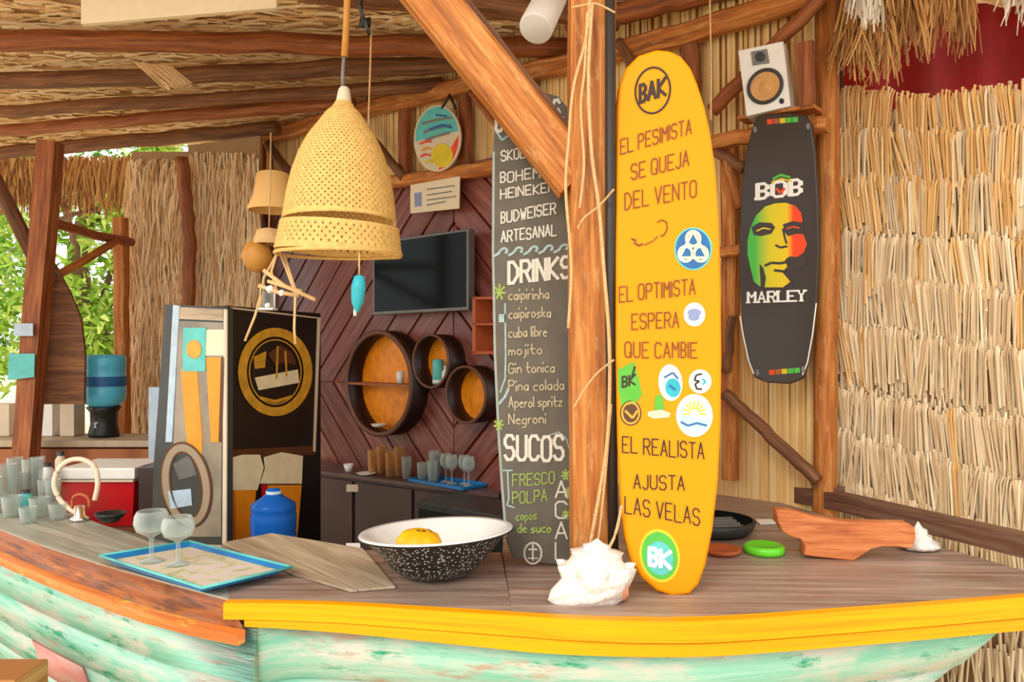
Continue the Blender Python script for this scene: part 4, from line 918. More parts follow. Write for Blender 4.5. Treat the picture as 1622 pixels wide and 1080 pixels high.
pul = thing('pulley', 'small dark pulley hanging beside the lamp hanger near the top', 'pulley', P(578, 50, 2.6))
MB().lathe(P(578, 36, 2.6), [(.002, -.014), (.022, -.014), (.016, 0), (.022, .014), (.002, .014)], 20, (1, .6, 0)).build('wheel', M['black'], pul)
MB().bar(P(570, 12, 2.6), P(584, 52, 2.6), .012, .04, up=(0, 1, 0)).build('housing', M['dgrey'], pul)
MB().tube([V(P(572, 0, 2.6).x, 2.6, 3.22), P(572, 14, 2.6)], .006, 6).build('strap', M['black'], pul)
rope([(588, 48, 2.62), (586, 120, 2.62), (583, 205, 2.62)], .003, 'thin cord hanging from the pulley beside the lamp')
# turquoise float under the lamp
fl_ = thing('turquoise_float', 'small turquoise wooden fish float hanging under the lamp rim', 'ornament', P(568, 500, 2.24))
MB().tube([P(569, 398, 2.235), P(569, 436, 2.24)], .0028, 6).build('cord', M['rope'], fl_)
MB().lathe(P(567, 467, 2.24), [(.001, .060), (.016, .054), (.022, .02), (.018, -.02), (.008, -.045), (.001, -.056)], 14, (.08, 0, 1)).build('body', M['teal'], fl_)
MB().tube([P(563, 484, 2.24), P(562, 500, 2.24)], .005, 6).build('tip', M['white'], fl_)
# driftwood mobile
mo = thing('driftwood_mobile', 'driftwood and shell mobile hanging left under the lamp', 'mobile', P(440, 480, 2.41))
for pts, r_ in [([(418, 428), (450, 452), (500, 474)], .007), ([(424, 446), (460, 456), (478, 462)], .006), ([(410, 452), (440, 462), (470, 468)], .007)]:
    MB().tube([P(x, y, 2.41) for x, y in pts], r_, 7, jit=.002).build('stick', M['straw'], mo)
for pts in [[(441, 398), (418, 440), (412, 486)], [(443, 398), (455, 430), (468, 465), (466, 520), (468, 545)], [(450, 402), (462, 440), (472, 470)], [(418, 450), (404, 500), (388, 540)], [(440, 397), (430, 430), (438, 460)]]:
    MB().tube([P(x, y, 2.41) for x, y in pts], .0042, 6).build('string', M['straw'], mo)
for (x, y, r_) in [(428, 458, .014), (446, 464, .011), (424, 484, .01)]:
    MB().lathe(P(x, y, 2.41), [(.001, -r_), (r_ * .8, -r_ * .5), (r_, 0), (r_ * .6, r_ * .7), (.001, r_)], 10, (.4, .1, 1)).build('shell', M['shell'], mo)
gd = thing('gourd_lantern', 'small orange gourd and pale straw cap hanging left of the lamp', 'lantern', P(405, 430, 3.2))
MB().lathe(P(407, 400, 3.2), [(.004, -.085), (.04, -.07), (.065, -.02), (.05, .03), (.02, .05)], 18).build('gourd', M['skin'], gd)
MB().lathe(P(426, 372, 3.2), [(.06, -.04), (.065, -.03), (.05, .02), (.01, .03)], 16).build('cap', M['straw'], gd)
MB().tube([P(429, 210, 3.2), P(428, 300, 3.2), P(426, 362, 3.2)], .003, 6).build('cord', M['rope'], gd)
one(MB().lathe(P(432, 318, 3.4), [(.105, -.045), (.11, -.035), (.085, .02), (.07, .12), (.06, .125)], 20), 'straw_shade', M['mat'], 'small pale straw lampshade partly hidden behind the big lamp', 'lamp', P(432, 318, 3.4))
jr = thing('hanging_jar', 'small wire-framed glass jar hanging above the fridge', 'jar', P(424, 490, 3.0))
MB().lathe(P(424, 474, 3.0), [(.001, -.036), (.022, -.036), (.024, .02), (.017, .032)], 16).build('glass', M['glass'], jr)
MB().box(P(412, 0, 3.0).x, P(436, 0, 3.0).x, 2.97, 3.03, P(0, 491, 3.0).z, P(0, 488, 3.0).z).build('base', M['white'], jr)
for x in (413, 435): MB().tube([P(x, 489, 2.98), P(x, 455, 2.98)], .003, 6).build('wire', M['white'], jr)

# ---- security lamp and white panel under the roof
cm = thing('spot_lamp', 'white cylindrical spot lamp tilted under the roof left of the post', 'lamp', P(850, 55, 2.5))
a, b = P(874, -6, 2.52), P(848, 46, 2.42)
MB().lathe(a, [(.002, 0), (.052, .002), (.055, (b-a).length - .008), (.053, (b-a).length), (.050, (b-a).length + .002), (.001, (b-a).length + .003)], 28, (b - a)).build('housing', M['white'], cm)
MB().bar(P(836, 32, 2.42), P(856, -4, 2.44), .012, .02).build('bracket', M['black'], cm)
MB().tube([a, V(a.x + .02, a.y, 3.2)], .012, 8).build('stem', M['white'], cm)
one(MB().prism([P(128, 38, 3.0), P(438, 12, 3.0), P(438, -60, 3.0), P(128, -60, 3.0)], V(0, .025, 0), .002), 'canvas_sheet', M['paper'], 'flat cream sheet hanging from the roof at the top left', 'sheet', P(280, 20, 3.0))

# ================================================================== WALL THINGS
# round plaque
RP = Plane(wb(692, 220, .16), WB.n)
pq = thing('round_plaque', 'round painted plaque, turquoise above and orange below, hung under the roof', 'sign', RP.hit(692, 272))
pxpoly(MB(), RP, ell(692, 219, 37, 53, .05), 0, .015, .003).build('disc', M['offw'], pq)
pts = ell(692, 219, 34, 50, .05, 48); up_ = [p_ for p_ in pts if p_[1] < 218 - (p_[0] - 692) * .25]; up_.sort(key=lambda p_: p_[0]); lo = [p_ for p_ in pts if p_ not in up_]; lo.sort(key=lambda p_: p_[0])
pxpoly(MB(), RP, up_, .002, .0015).build('sky_print', M['tealg'], pq); 
pxpoly(MB(), RP, [p_ for p_ in lo if p_[0] > 690], .002, .0015).build('sun_print', M['redd'], pq); pxpoly(MB(), RP, ell(700, 246, 17, 19), .003, .001).build('fruit_print', M['ylw'], pq)
mb = MB(); 
for i in range(3): linepx(mb, RP, [(668 + i * 3, 196 + i * 13), (690, 190 + i * 13), (716 - i * 2, 186 + i * 12)], 4, .004)
mb.build('wave_print', M['grey'], pq)
for i, (xa, ya, xb, yb) in enumerate([(664, 228, 684, 224), (668, 238, 682, 236), (666, 248, 682, 246), (672, 258, 684, 256)]): linepx(MB(), RP, [(xa, ya), ((xa + xb) / 2, ya - 4), (xb, yb)], 3.2, .0045).build('stroke_print', M[['redd', 'org', 'redd', 'ylw'][i]], pq)
mb = MB(); linepx(mb, RP, [(680, 205), (700, 198), (716, 202)], 4, .0045); linepx(mb, RP, [(690, 182), (708, 184)], 3, .0045); mb.build('blue_print', M['blue'], pq)
MB().tube([RP.hit(700, 172), RP.hit(712, 150), RP.hit(722, 172)], .008, 6).build('hanger', M['black'], pq)
# cream sign
QP = Plane(wb(690, 308, .14), WB.n)
sg = thing('cream_sign', 'small cream paper sign with printed lines above the television', 'sign', QP.hit(690, 337))
pxpoly(MB(), QP, [(650, 293), (728, 279), (727, 330), (650, 338)], 0, .006).build('card', M['paper'], sg)
mb = MB(); pxpoly(mb, QP, [(656, 306), (668, 304), (668, 326), (657, 328)], .001, .0005); mb.build('picture', M['lav'], sg)
mb = MB()
for i, y in enumerate((300, 309, 317, 325)): linepx(mb, QP, [(676, y), (676 + [44, 40, 46, 30][i], y - 6)], 2.0, .001)
mb.build('printed_lines', M['grey'], sg)
# television
TP = Plane(wb(665, 430, .16), WB.n)
tv = thing('television', 'flat black television on the plank wall behind the lamp', 'television', TP.hit(665, 498))
cr4 = [(590, 383), (742, 362), (742, 491), (590, 499)]
MB().prism([TP.hit(*p_) for p_ in cr4], -TP.n * .05, .004).build('frame', M['steel'], tv)
pxpoly(MB(), TP, [(593, 387), (738, 366), (738, 486), (593, 494)], .002, .002).build('screen', M['screen'], tv)
MB().prism([TP.hit(650, 420, -.05), TP.hit(700, 414, -.05), TP.hit(700, 450, -.05), TP.hit(650, 455, -.05)], -TP.n * .05).build('mount', M['black'], tv)
# round shelves
def rshelf(cx_, cy_, ry, label, depth=.13, shelf=False):
    FP = Plane(wb(cx_, cy_, .05 + depth), WB.n); c = FP.hit(cx_, cy_); r = ry * c.y / F
    t = thing('round_shelf', label, 'shelf', c - V(0, 0, r), 'round barrel shelves on the plank wall')
    MB().lathe(c - WB.n * depth, [(r, 0), (r, depth), (r * .93, depth), (r * .93, .012)], 48, WB.n).build('ring', M['ring'], t)
    MB().lathe(c - WB.n * depth, [(r * 1.01, depth - .004), (r * 1.01, depth + .004), (r * .92, depth + .004), (r * .92, depth - .004)], 48, WB.n).build('rim', M['ringe'], t)
    MB().lathe(c - WB.n * depth, [(r * .93, .014), (.001, .016)], 48, WB.n).build('back_panel', M['brew'], t)
    if shelf:
        u = WB.ux; w_ = r * .925
        MB().prism([c - u * w_ + V(0, 0, 0), c + u * w_, c + u * w_ - WB.n * (depth - .02), c - u * w_ - WB.n * (depth - .02)], V(0, 0, -.015)).build('board', M['beam'], t)
    return c, r
c1, r1 = rshelf(598, 607, 84, 'large round shelf with an orange back and one cross board', shelf=True)
c2, r2 = rshelf(682, 572, 43, 'small round orange-backed shelf holding the teal can')
c3, r3 = rshelf(737, 625, 46, 'small empty round orange-backed shelf beside the chalk menu, the lowest on the right')
def wallobj(c, du, dz, dn): return c + WB.ux * du + V(0, 0, dz) + WB.n * dn
cn = thing('can', 'teal and white drinks can standing in the small round shelf', 'can', wallobj(c2, .01, -r2 * .86, -.05))
b_ = wallobj(c2, .01, -r2 * .88, -.05)
MB().lathe(b_, [(.001, 0), (.03, .002), (.033, .01), (.033, .14), (.027, .15), (.001, .15)], 20).build('body', M['tealg'], cn)
MB().lathe(b_, [(.0335, .012), (.0335, .03)], 20).build('band', M['white'], cn)
MB().lathe(wallobj(c2, .07, -r2 * .80, -.05), [(.001, 0), (.02, .002), (.02, .06), (.008, .08), (.008, .1)], 16).build('body', M['white']).name = 'small_bottle'
o = bpy.data.objects['small_bottle']; tag(o, 'little white bottle beside the teal can', 'bottle')
for (du, dz, l, mt) in [(.0, -r1 * .72, 'small white dish in the bottom of the large round shelf', 'white')]:
    one(MB().lathe(wallobj(c1, -.04, -r1 * .84, -.04), [(.001, 0), (.035, .002), (.05, .02), (.048, .02), (.03, .006)], 20), 'dish', M[mt], l, 'dish', wallobj(c1, -.04, -r1 * .84, -.04))
one(MB().lathe(wallobj(c1, .17, .002, -.04), [(.001, 0), (.022, .001), (.024, .075), (.021, .075), (.02, .004)], 16), 'tumbler', M['white'], 'small white tumbler on the cross board of the large round shelf', 'glass', wallobj(c1, .17, .002, -.04))
# red-brown box shelves right of the tv
bs = thing('box_shelf', 'red-brown box shelf on the wall between television and chalk menu', 'shelf', wb(765, 560, .1))
for (x0, x1, y0, y1) in [(748, 800, 470, 474), (748, 800, 556, 561), (748, 753, 470, 560), (748, 800, 512, 515)]:
    q = [wb(x0, y0, .2), wb(x1, y0, .2), wb(x1, y1, .2), wb(x0, y1, .2)]; MB().prism(q, -WB.n * .14).build('board', M['clay'], bs)
MB().prism([wb(753, 474, .07), wb(800, 474, .07), wb(800, 560, .07), wb(753, 560, .07)], -WB.n * .01).build('back_panel', M['plank'], bs)

# ================================================================== FRIDGE
FLp, Cp, Rp = V(-1.516, 3.35, 0), V(-1.179, 3.15, 0), V(-.947, 3.75, 0)
fr = thing('drinks_fridge', 'tall narrow black drinks fridge with beer pictures and a gold round emblem', 'fridge', V(-1.25, 3.45, 0))
zt_ = CAMZ + 76 / F * 3.15; bk = FLp + (Rp - Cp)
MB().prism([V(FLp.x, FLp.y, zt_), V(Cp.x, Cp.y, zt_), V(Rp.x, Rp.y, zt_ + .0), V(bk.x, bk.y, zt_)], V(0, 0, -zt_ + .001), .006).build('body', M['black'], fr)
DP = vplane(FLp.x, FLp.y, Cp.x, Cp.y); SPn = vplane(Cp.x, Cp.y, Rp.x, Rp.y)
def fp(pl, pts, off, mt, nm, par=fr, th=.002): return pxpoly(MB(), pl, pts, off, th).build(nm, M[mt], par)
dr = fp(DP, [(262, 482), (360, 487), (360, 862), (240, 862), (243, 740)], .03, 'dgrey', 'door', th=.028)
fp(DP, [(283, 508), (353, 511), (350, 850), (268, 850)], .033, 'mirror', 'glass_panel', dr)
fp(DP, [(283, 486), (353, 490), (353, 508), (283, 505)], .033, 'pale', 'top_label', dr)
fp(DP, [(354, 490), (359, 490), (358, 860), (352, 860)], .036, 'offw', 'door_edge', dr, .006)
fp(DP, [(274, 483), (284, 484), (272, 700), (262, 700)], .036, 'lblue', 'door_edge', dr, .006)
fp(DP, [(286, 585), (312, 585), (320, 690), (318, 760), (304, 760), (294, 680)], .035, 'org', 'beer_print', dr)
fp(DP, [(326, 566), (356, 566), (352, 640), (348, 700), (334, 700)], .035, 'org', 'beer_print', dr)
fp(DP, [(350, 566), (356, 566), (352, 700), (346, 700)], .036, 'brn', 'beer_shadow', dr)
fp(DP, [(327, 522), (356, 522), (356, 563), (326, 563)], .035, 'foam', 'foam_print', dr)
fp(DP, [(290, 519), (326, 519), (325, 588), (289, 588)], .037, 'tealg', 'poster', dr)
mb = MB(); pxpoly(mb, DP, ell(307, 553, 12, 15, n=20), .039, .001); mb.build('poster_print', M['gold'], dr)
mb = MB(); ringpx(mb, DP, 294, 768, 38, 66, 13, .037, -.15); mb.build('emblem_ring', M['pale'], dr)
mb = MB(); ringpx(mb, DP, 294, 768, 41, 69, 3.5, .038, -.15); ringpx(mb, DP, 294, 768, 26, 54, 3.5, .038, -.15); mb.build('emblem_line', M['brn'], dr)
mb = MB(); pxpoly(mb, DP, ell(294, 768, 24, 52, -.15), .036, .001); mb.build('emblem_field', M['dgrey'], dr)
mb = MB(); pxpoly(mb, DP, [(266, 778), (302, 774), (304, 800), (270, 806)], .038, .001); mb.build('emblem_cup', M['lblue'], dr)
mb = MB(); pxpoly(mb, DP, [(274, 735), (300, 720), (312, 752), (284, 760)], .038, .001); mb.build('emblem_wave', M['steel'], dr)
# side print
fp(SPn, [(366, 486), (508, 503), (508, 505), (366, 489)], .004, 'offw', 'trim'); fp(SPn, [(503, 505), (508, 505), (500, 715), (496, 715)], .004, 'offw', 'trim')
mb = MB(); ringpx(mb, SPn, 436, 589, 59, 70, 14, .004); mb.build('emblem_ring', M['gold'], fr)
mb = MB(); ringpx(mb, SPn, 436, 589, 42, 52, 2, .004); mb.build('emblem_line', M['gold'], fr)
fp(SPn, [(404, 598), (472, 585), (474, 606), (410, 618)], .004, 'foam', 'emblem_boat'); fp(SPn, [(402, 565), (422, 556), (420, 582), (404, 584)], .004, 'gold', 'emblem_jug')
fp(SPn, [(424, 560), (444, 546), (462, 558), (470, 578), (452, 574), (436, 578)], .004, 'brn', 'emblem_wave'); mb = MB(); linepx(mb, SPn, [(440, 548), (438, 600)], 3, .005); linepx(mb, SPn, [(452, 556), (454, 596)], 3, .005); linepx(mb, SPn, [(412, 630), (436, 636), (462, 628)], 5, .005); mb.build('emblem_detail', M['gold'], fr)
fp(SPn, [(362, 712), (500, 706), (500, 720), (420, 722), (362, 735)], .003, 'brn', 'print_top')
fp(SPn, [(362, 726), (384, 720), (412, 720), (418, 740), (408, 776), (364, 776)], .004, 'foam', 'foam_print'); fp(SPn, [(364, 776), (406, 776), (396, 862), (368, 862)], .004, 'org', 'beer_print')
fp(SPn, [(360, 776), (372, 776), (374, 862), (362, 862)], .005, 'amber', 'beer_edge')
fp(SPn, [(418, 724), (446, 716), (480, 722), (478, 766), (412, 766), (420, 742)], .004, 'foam', 'foam_print'); fp(SPn, [(414, 768), (478, 768), (470, 860), (420, 860)], .004, 'org', 'beer_print'); fp(SPn, [(414, 768), (424, 768), (428, 860), (418, 860)], .005, 'red', 'beer_edge')

# blue water jug beside the fridge
jg = thing('water_jug', 'deep blue water jug standing between fridge and dark cabinet', 'jug', V(P(433, 800, 3.25).x, 3.28, .45))
c = V(P(434, 800, 3.3).x, 3.05, 0)
cj = V(-.96, 3.05, 0)
zj = lambda y: P(0, y, 3.05).z
MB().lathe(cj, [(.001, zj(900)), (.088, zj(899)), (.09, zj(890)), (.09, zj(846)), (.086, zj(843)), (.09, zj(838)), (.09, zj(814)), (.085, zj(811)), (.089, zj(806)), (.086, zj(797)), (.05, zj(788)), (.03, zj(782)), (.026, zj(774)), (.001, zj(773))], 32).build('body', M['gjug'], jg)
MB().lathe(cj, [(.03, zj(784)), (.03, zj(777)), (.001, zj(776))], 20).build('cap', M['lblue'], jg)
st = one(MB().box(-1.07, -.80, 2.93, 3.17, 0, zj(900) - .002, .004), 'jug_stand', M['dbeam'], 'low dark stand under the deep blue water jug', 'stand', V(-.93, 3.05, 0))

# ================================================================== BACK CABINET with glasses
ca, cb_ = V(-1.42, 5.0, 0), V(-.06, 4.06, 0); zc_ = .90
wa = V(-1.42, 5.0 - .89 * (-1.42 + .88) - .11, 0)
wb_ = V(-.06, 5.0 - .89 * (-.06 + .88) - .11, 0)
cab = thing('back_cabinet', 'long dark plum cabinet below the round shelves', 'cabinet', V(-.75, 4.55, 0))
MB().prism([V(p_.x, p_.y, zc_ - .025) for p_ in (ca, cb_, wb_, wa)], V(0, 0, -zc_ + .027)).build('body', M['cab'], cab)
dd = (cb_ - ca).normalized(); dn_ = V(dd.y, -dd.x, 0)
MB().prism([V(p_.x, p_.y, zc_) for p_ in (ca + dn_ * .02 - dd * .01, cb_ + dn_ * .02, wb_, wa)], V(0, 0, -.024), .004).build('top', M['cabt'], cab)
CP = Plane(ca, dn_)
for (x0, x1) in [(482, 561), (566, 655), (660, 786)]:
    q = [CP.hit(x0, 600, .0), CP.hit(x1, 600, .0)]
    dr_ = MB().prism([V(q[0].x, q[0].y, zc_ - .04) + dn_ * .018, V(q[1].x, q[1].y, zc_ - .04) + dn_ * .018, V(q[1].x, q[1].y, .08) + dn_ * .018, V(q[0].x, q[0].y, .08) + dn_ * .018], -dn_ * .017, .003).build('door', M['cab'], cab)
h = CP.hit(560, 772, .02); MB().box(h.x - .04, h.x + .04, h.y - .02, h.y + .0, h.z - .025, h.z + .02, .006).build('latch', M['offw'], cab)
bc = thing('black_chest', 'low black chest in front of the cabinet beside the chalk menu', 'chest', V(-.35, 3.7, 0))
k0, k1 = V(P(662, 0, 3.85).x, 3.85, 0), V(P(812, 0, 3.45).x, 3.45, 0); kd = (k1 - k0).normalized(); kn = V(-kd.y, kd.x, 0)
MB().prism([V(p_.x, p_.y, .86) for p_ in (k0, k1, k1 + kn * .28, k0 + kn * .28)], V(0, 0, -.859), .006).build('body', M['drk'], bc)
MB().prism([V(p_.x, p_.y, .905) for p_ in (k0 - kn * .01, k1 - kn * .01, k1 + kn * .29, k0 + kn * .29)], V(0, 0, -.043), .01).build('lid', M['dgrey'], bc)
def cabpt(px, f, dz=0.0):          # a point on the cabinet top: f = fraction of its depth
    a = CP.hit(px, 700); b = wb(px, 700, .06)
    p_ = V(a.x, a.y, 0).lerp(V(b.x, b.y, 0), f); return V(p_.x, p_.y, zc_ + .001 + dz)
def glass_proto(prof, n=18): return prof
tray2 = thing('serving_tray', 'flat blue-green tray under the wine glasses on the cabinet', 'tray', cabpt(708, .3))
ct = cabpt(712, .42); q = [ct + WB.ux * a_ + WB.n * b_ for a_, b_ in ((-.24, .10), (.21, .10), (.21, -.09), (-.24, -.09))]
MB().prism([p_ + V(0, 0, .008) for p_ in q], V(0, 0, -.008), .002).build('base', M['bluet'], tray2)
for i in range(4): MB().bar(q[i] + V(0, 0, .013), q[(i+1) % 4] + V(0, 0, .013), .008, .014).build('rim', M['bluet'], tray2)
def wine(x, f, i, loc=None):
    p_ = ct + WB.ux * x + WB.n * f + V(0, 0, .009)
    return one(MB().lathe(p_, [(.001, 0), (.03, .001), (.028, .004), (.005, .01), (.0035, .07), (.012, .08), (.033, .10), (.036, .13), (.028, .165), (.026, .165), (.034, .13), (.031, .102), (.001, .088)], 18),
        'wine_glass', M['glass'], ['first wine glass from the left on the cabinet tray', 'second wine glass from the left on the cabinet tray', 'third wine glass from the left on the cabinet tray', 'rightmost wine glass on the cabinet tray'][i], 'glass', p_, 'wine glasses on the cabinet tray')
for i, (x, f) in enumerate([(-.03, .0), (.04, .02), (.10, -.02), (.165, .01)]): wine(x, f, i)
for i, (x, f, h_, l) in enumerate([(-.20, .03, .10, 'short glass at the left end of the cabinet tray'), (-.14, -.01, .17, 'tall glass left on the cabinet tray, white rimmed'), (-.10, .04, .12, 'medium glass in front of the tall one on the cabinet tray'), (-.17, -.05, .14, 'glass at the back left of the cabinet tray')]):
    p_ = ct + WB.ux * x + WB.n * f + V(0, 0, .009)
    one(MB().lathe(p_, [(.001, 0), (.027, .001), (.032, h_), (.029, h_), (.024, .008), (.001, .008)], 18), 'tumbler', M['glass'], l, 'glass', p_, 'tumblers on the cabinet')
for i, (px, f, h_, l, mt) in enumerate([(590, .35, .15, 'tall amber glass leftmost on the cabinet', 'gamber'), (604, .5, .17, 'amber glass second from the left on the cabinet', 'gamber'), (618, .35, .15, 'amber glass in the middle of the amber row on the cabinet', 'gamber'), (632, .5, .18, 'tallest amber glass on the cabinet', 'gamber'), (644, .35, .13, 'clear glass at the right end of the amber row', 'glass')]):
    p_ = cabpt(px, f); one(MB().lathe(p_, [(.001, 0), (.024, .001), (.031, h_), (.028, h_), (.022, .01), (.001, .01)], 18), 'tumbler', M[mt], l, 'glass', p_, 'tumblers on the cabinet')
for i, (px, f, r_, l) in enumerate([(552, .2, .032, 'small white cup at the left on the cabinet'), (580, .12, .06, 'white saucer in front on the cabinet')]):
    p_ = cabpt(px, f); h_ = .05 if i == 0 else .014
    one(MB().lathe(p_, [(.001, 0), (r_ * .6, .001), (r_, h_), (r_ * .92, h_), (r_ * .5, .006), (.001, .005)], 20), ['cup', 'saucer'][i], M['white'], l, ['cup', 'saucer'][i], p_)
p_ = cabpt(600, .75); 
one(MB().prism([P(548, 860, 2.49), P(570, 860, 2.49), P(571, 867, 2.45), P(548, 867, 2.45)], V(0, 0, -.008)), 'white_clip', M['white'], 'small white clip on the inner edge of the counter left of the bowl', 'clip', P(560, 866, 2.45))

# ================================================================== THINGS ON THE COUNTER
# bowl
bw = thing('enamel_bowl', 'wide white enamel bowl speckled black outside, on the counter', 'bowl', V(P(695, 900, 2.15).x, 2.15, CZ))
bc_ = V(P(694, 900, 2.15).x, 2.15, CZ + .006); bax = V(-.05, .05, 1)
out = [(.001, .004), (.098, .0), (.106, .004), (.135, .03), (.175, .078), (.205, .112)]; inn_ = [(.203, .118), (.17, .086), (.13, .038), (.098, .012), (.001, .008)]
MB().lathe(bc_ + V(0, 0, .004), out, 56, bax).build('outside', M['speck'], bw)
MB().lathe(bc_ + V(0, 0, .005), inn_, 56, bax).build('inside', M['enamel'], bw)
MB().lathe(bc_ + V(0, 0, .004), [(.204, .111), (.217, .113), (.219, .117), (.216, .121), (.203, .119)], 56, bax).build('rim', M['enamel'], bw)
MB().lathe(bc_ + V(0, 0, .004), [(.214, .110), (.220, .113), (.220, .116)], 56, bax).build('rim_edge', M['black'], bw)
fru = thing('yellow_fruit', 'ripe yellow fruit with brown spots lying in the speckled bowl', 'fruit', bc_ + V(-.05, -.03, .05))
fc = bc_ + V(-.044, -.07, .103)
MB().lathe(fc, [(.001, -.062), (.03, -.05), (.056, -.02), (.06, .004), (.046, .026), (.02, .037), (.001, .038)], 40, (.15, -.1, 1), knob=lambda th, i: 1 + .09 * abs(math.sin(2.5 * th)) + .03 * math.sin(9 * th + i)).build('flesh', M['fruit'], fru)
mb = MB()
for k in range(16):
    t = R.uniform(0, 6.28); r_ = R.uniform(.008, .04); zf = .034 - (r_ / .055) ** 2 * .016
    mb.lathe(fc + V(r_ * math.cos(t), r_ * math.sin(t), zf), [(.001, .006), (R.uniform(.004, .008), .003), (.001, -.001)], 7)
mb.build('spots', M['fruitd'], fru)
# big conch
cs = thing('conch_shell', 'large white knobbly conch shell in front of the main post', 'shell', PZ(935, 960, CZ))
cc = V(P(945, 900, 1.92).x, 1.955, CZ + .002)
def kn1(n_, a_, off=0): return lambda th, i: 1 + (a_ * max(0, math.cos(n_ * th + off)) if i in (3, 6, 9) else .03 * math.sin(7 * th + i))
MB().lathe(cc, [(.03, .0), (.078, .012), (.09, .045), (.097, .075), (.074, .088), (.062, .104), (.066, .116), (.044, .120), (.034, .126), (.036, .132), (.018, .138), (.001, .150)], 44, (.04, .05, 1), knob=kn1(9, .09)).build('spire', M['shell'], cs)
MB().lathe(cc + V(.02, -.02, .045), [(.001, -.15), (.022, -.135), (.04, -.10), (.058, -.05), (.062, 0), (.05, .04), (.001, .055)], 30, (1, .12, .28), knob=lambda th, i: 1 + .07 * math.sin(6 * th + i) + .05 * math.sin(11 * th)).build('body_whorl', M['shell'], cs)
MB().lathe(cc + V(.055, -.025, .028), [(.001, -.01), (.02, -.014), (.032, -.004), (.028, .018), (.016, .03)], 18, (1, -.3, .1)).build('lip', M['pinks'], cs)
for k in range(9):
    t = k * 2 * math.pi / 9; b_ = cc + V(.088 * math.cos(t), .088 * math.sin(t), .078)
    MB().lathe(b_, [(.016, -.012), (.012, .004), (.004, .016), (.0005, .019)], 8, (math.cos(t), math.sin(t), .55)).build('knob', M['shell'], cs)
# small shell right
ss = thing('coral_shell', 'small white spiky shell at the right end of the carved wood', 'shell', PZ(1467, 882, CZ))
c = PZ(1467, 876, CZ) + V(0, .04, .002)
MB().lathe(c, [(.03, 0), (.052, .006), (.058, .018), (.04, .03), (.036, .04), (.026, .05), (.024, .062), (.012, .07), (.001, .09)], 30, (-.05, 0, 1), knob=lambda th, i: 1 + (.25 * max(0, math.cos(6 * th)) if i in (2, 4, 6) else .06 * math.sin(9 * th))).build('spire', M['shell'], ss)
for k in range(6):
    t = k * math.pi / 3; MB().lathe(c + V(.056 * math.cos(t), .045 * math.sin(t), .016), [(.010, -.006), (.006, .006), (.0005, .014)], 8, (math.cos(t), math.sin(t), .3)).build('knob', M['shell'], ss)
# carved wood
WP = Plane(PZ(1320, 887, CZ), (-.10, -1, 0))
wo = [(1230, 808), (1246, 808), (1264, 811), (1290, 819), (1330, 826), (1380, 828), (1440, 829), (1450, 836), (1451, 852), (1446, 869), (1420, 866), (1398, 866), (1380, 870), (1366, 880), (1352, 889), (1336, 887), (1290, 882), (1273, 879), (1276, 866), (1268, 854), (1252, 850), (1240, 842), (1233, 828)]
cw = one(MB().prism([WP.hit(x, y) for x, y in wo], V(.004, .055, 0), .004, uvdir=(1, 0, 0)), 'carved_wood', M['carve'], 'orange-brown carved wooden piece lying on the right of the counter', 'carving', WP.hit(1320, 888))
# green lid
gl = thing('green_lid', 'round lime green lid on the counter right of the yellow surfboard', 'lid', PZ(1212, 880, CZ))
c = PZ(1212, 877, CZ) + V(0, .01, .001)
MB().lathe(c, [(.001, 0), (.058, 0), (.063, .006), (.063, .02), (.058, .026), (.05, .027), (.046, .022), (.001, .021)], 40).build('disc', M['green'], gl)
MB().tube([c + V(.03 + .022 * math.cos(t), .055 + .01 * math.sin(t), .012) for t in [k * .5236 for k in range(12)]], .004, 6, closed=True).build('loop', M['drk'], gl)
# black dish + terracotta
bd = thing('ribbed_dish', 'black ribbed round dish behind the surfboard on the counter', 'dish', PZ(1128, 858, CZ))
c = PZ(1128, 845, CZ) + V(0, .02, .001)
MB().lathe(c, [(.001, 0), (.11, 0), (.14, .012), (.155, .045), (.150, .048), (.134, .018), (.001, .012)], 48).build('bowl', M['dgrey'], bd)
for k in range(5): MB().lathe(c, [(.143 - .003 * k, .008 + .0075 * (5 - k)), (.1505 - .002 * k, .010 + .0075 * (5 - k)), (.143 - .003 * k, .0125 + .0075 * (5 - k))], 48).build('rib', M['drk'], bd)
for k in range(5): MB().bar(c + V(-.10, -.08 + k * .04, .022), c + V(.10, -.10 + k * .045, .03), .012, .012).build('slat', M['grey'], bd)
tc_ = PZ(1150, 879, CZ) + V(-.01, .02, .001)
one(MB().lathe(tc_, [(.001, 0), (.05, 0), (.062, .008), (.063, .016), (.058, .017), (.048, .007), (.001, .006)], 32), 'clay_saucer', M['clay'], 'shallow terracotta saucer half hidden by the surfboard', 'saucer', tc_)
one(MB().prism([PZ(1196, 822, CZ + .006), PZ(1222, 822, CZ + .006), PZ(1230, 828, CZ + .006), PZ(1204, 829, CZ + .006)], V(0, 0, -.004)), 'paper_scrap', M['white'], 'white paper scrap behind the green lid', 'paper', PZ(1212, 826, CZ))

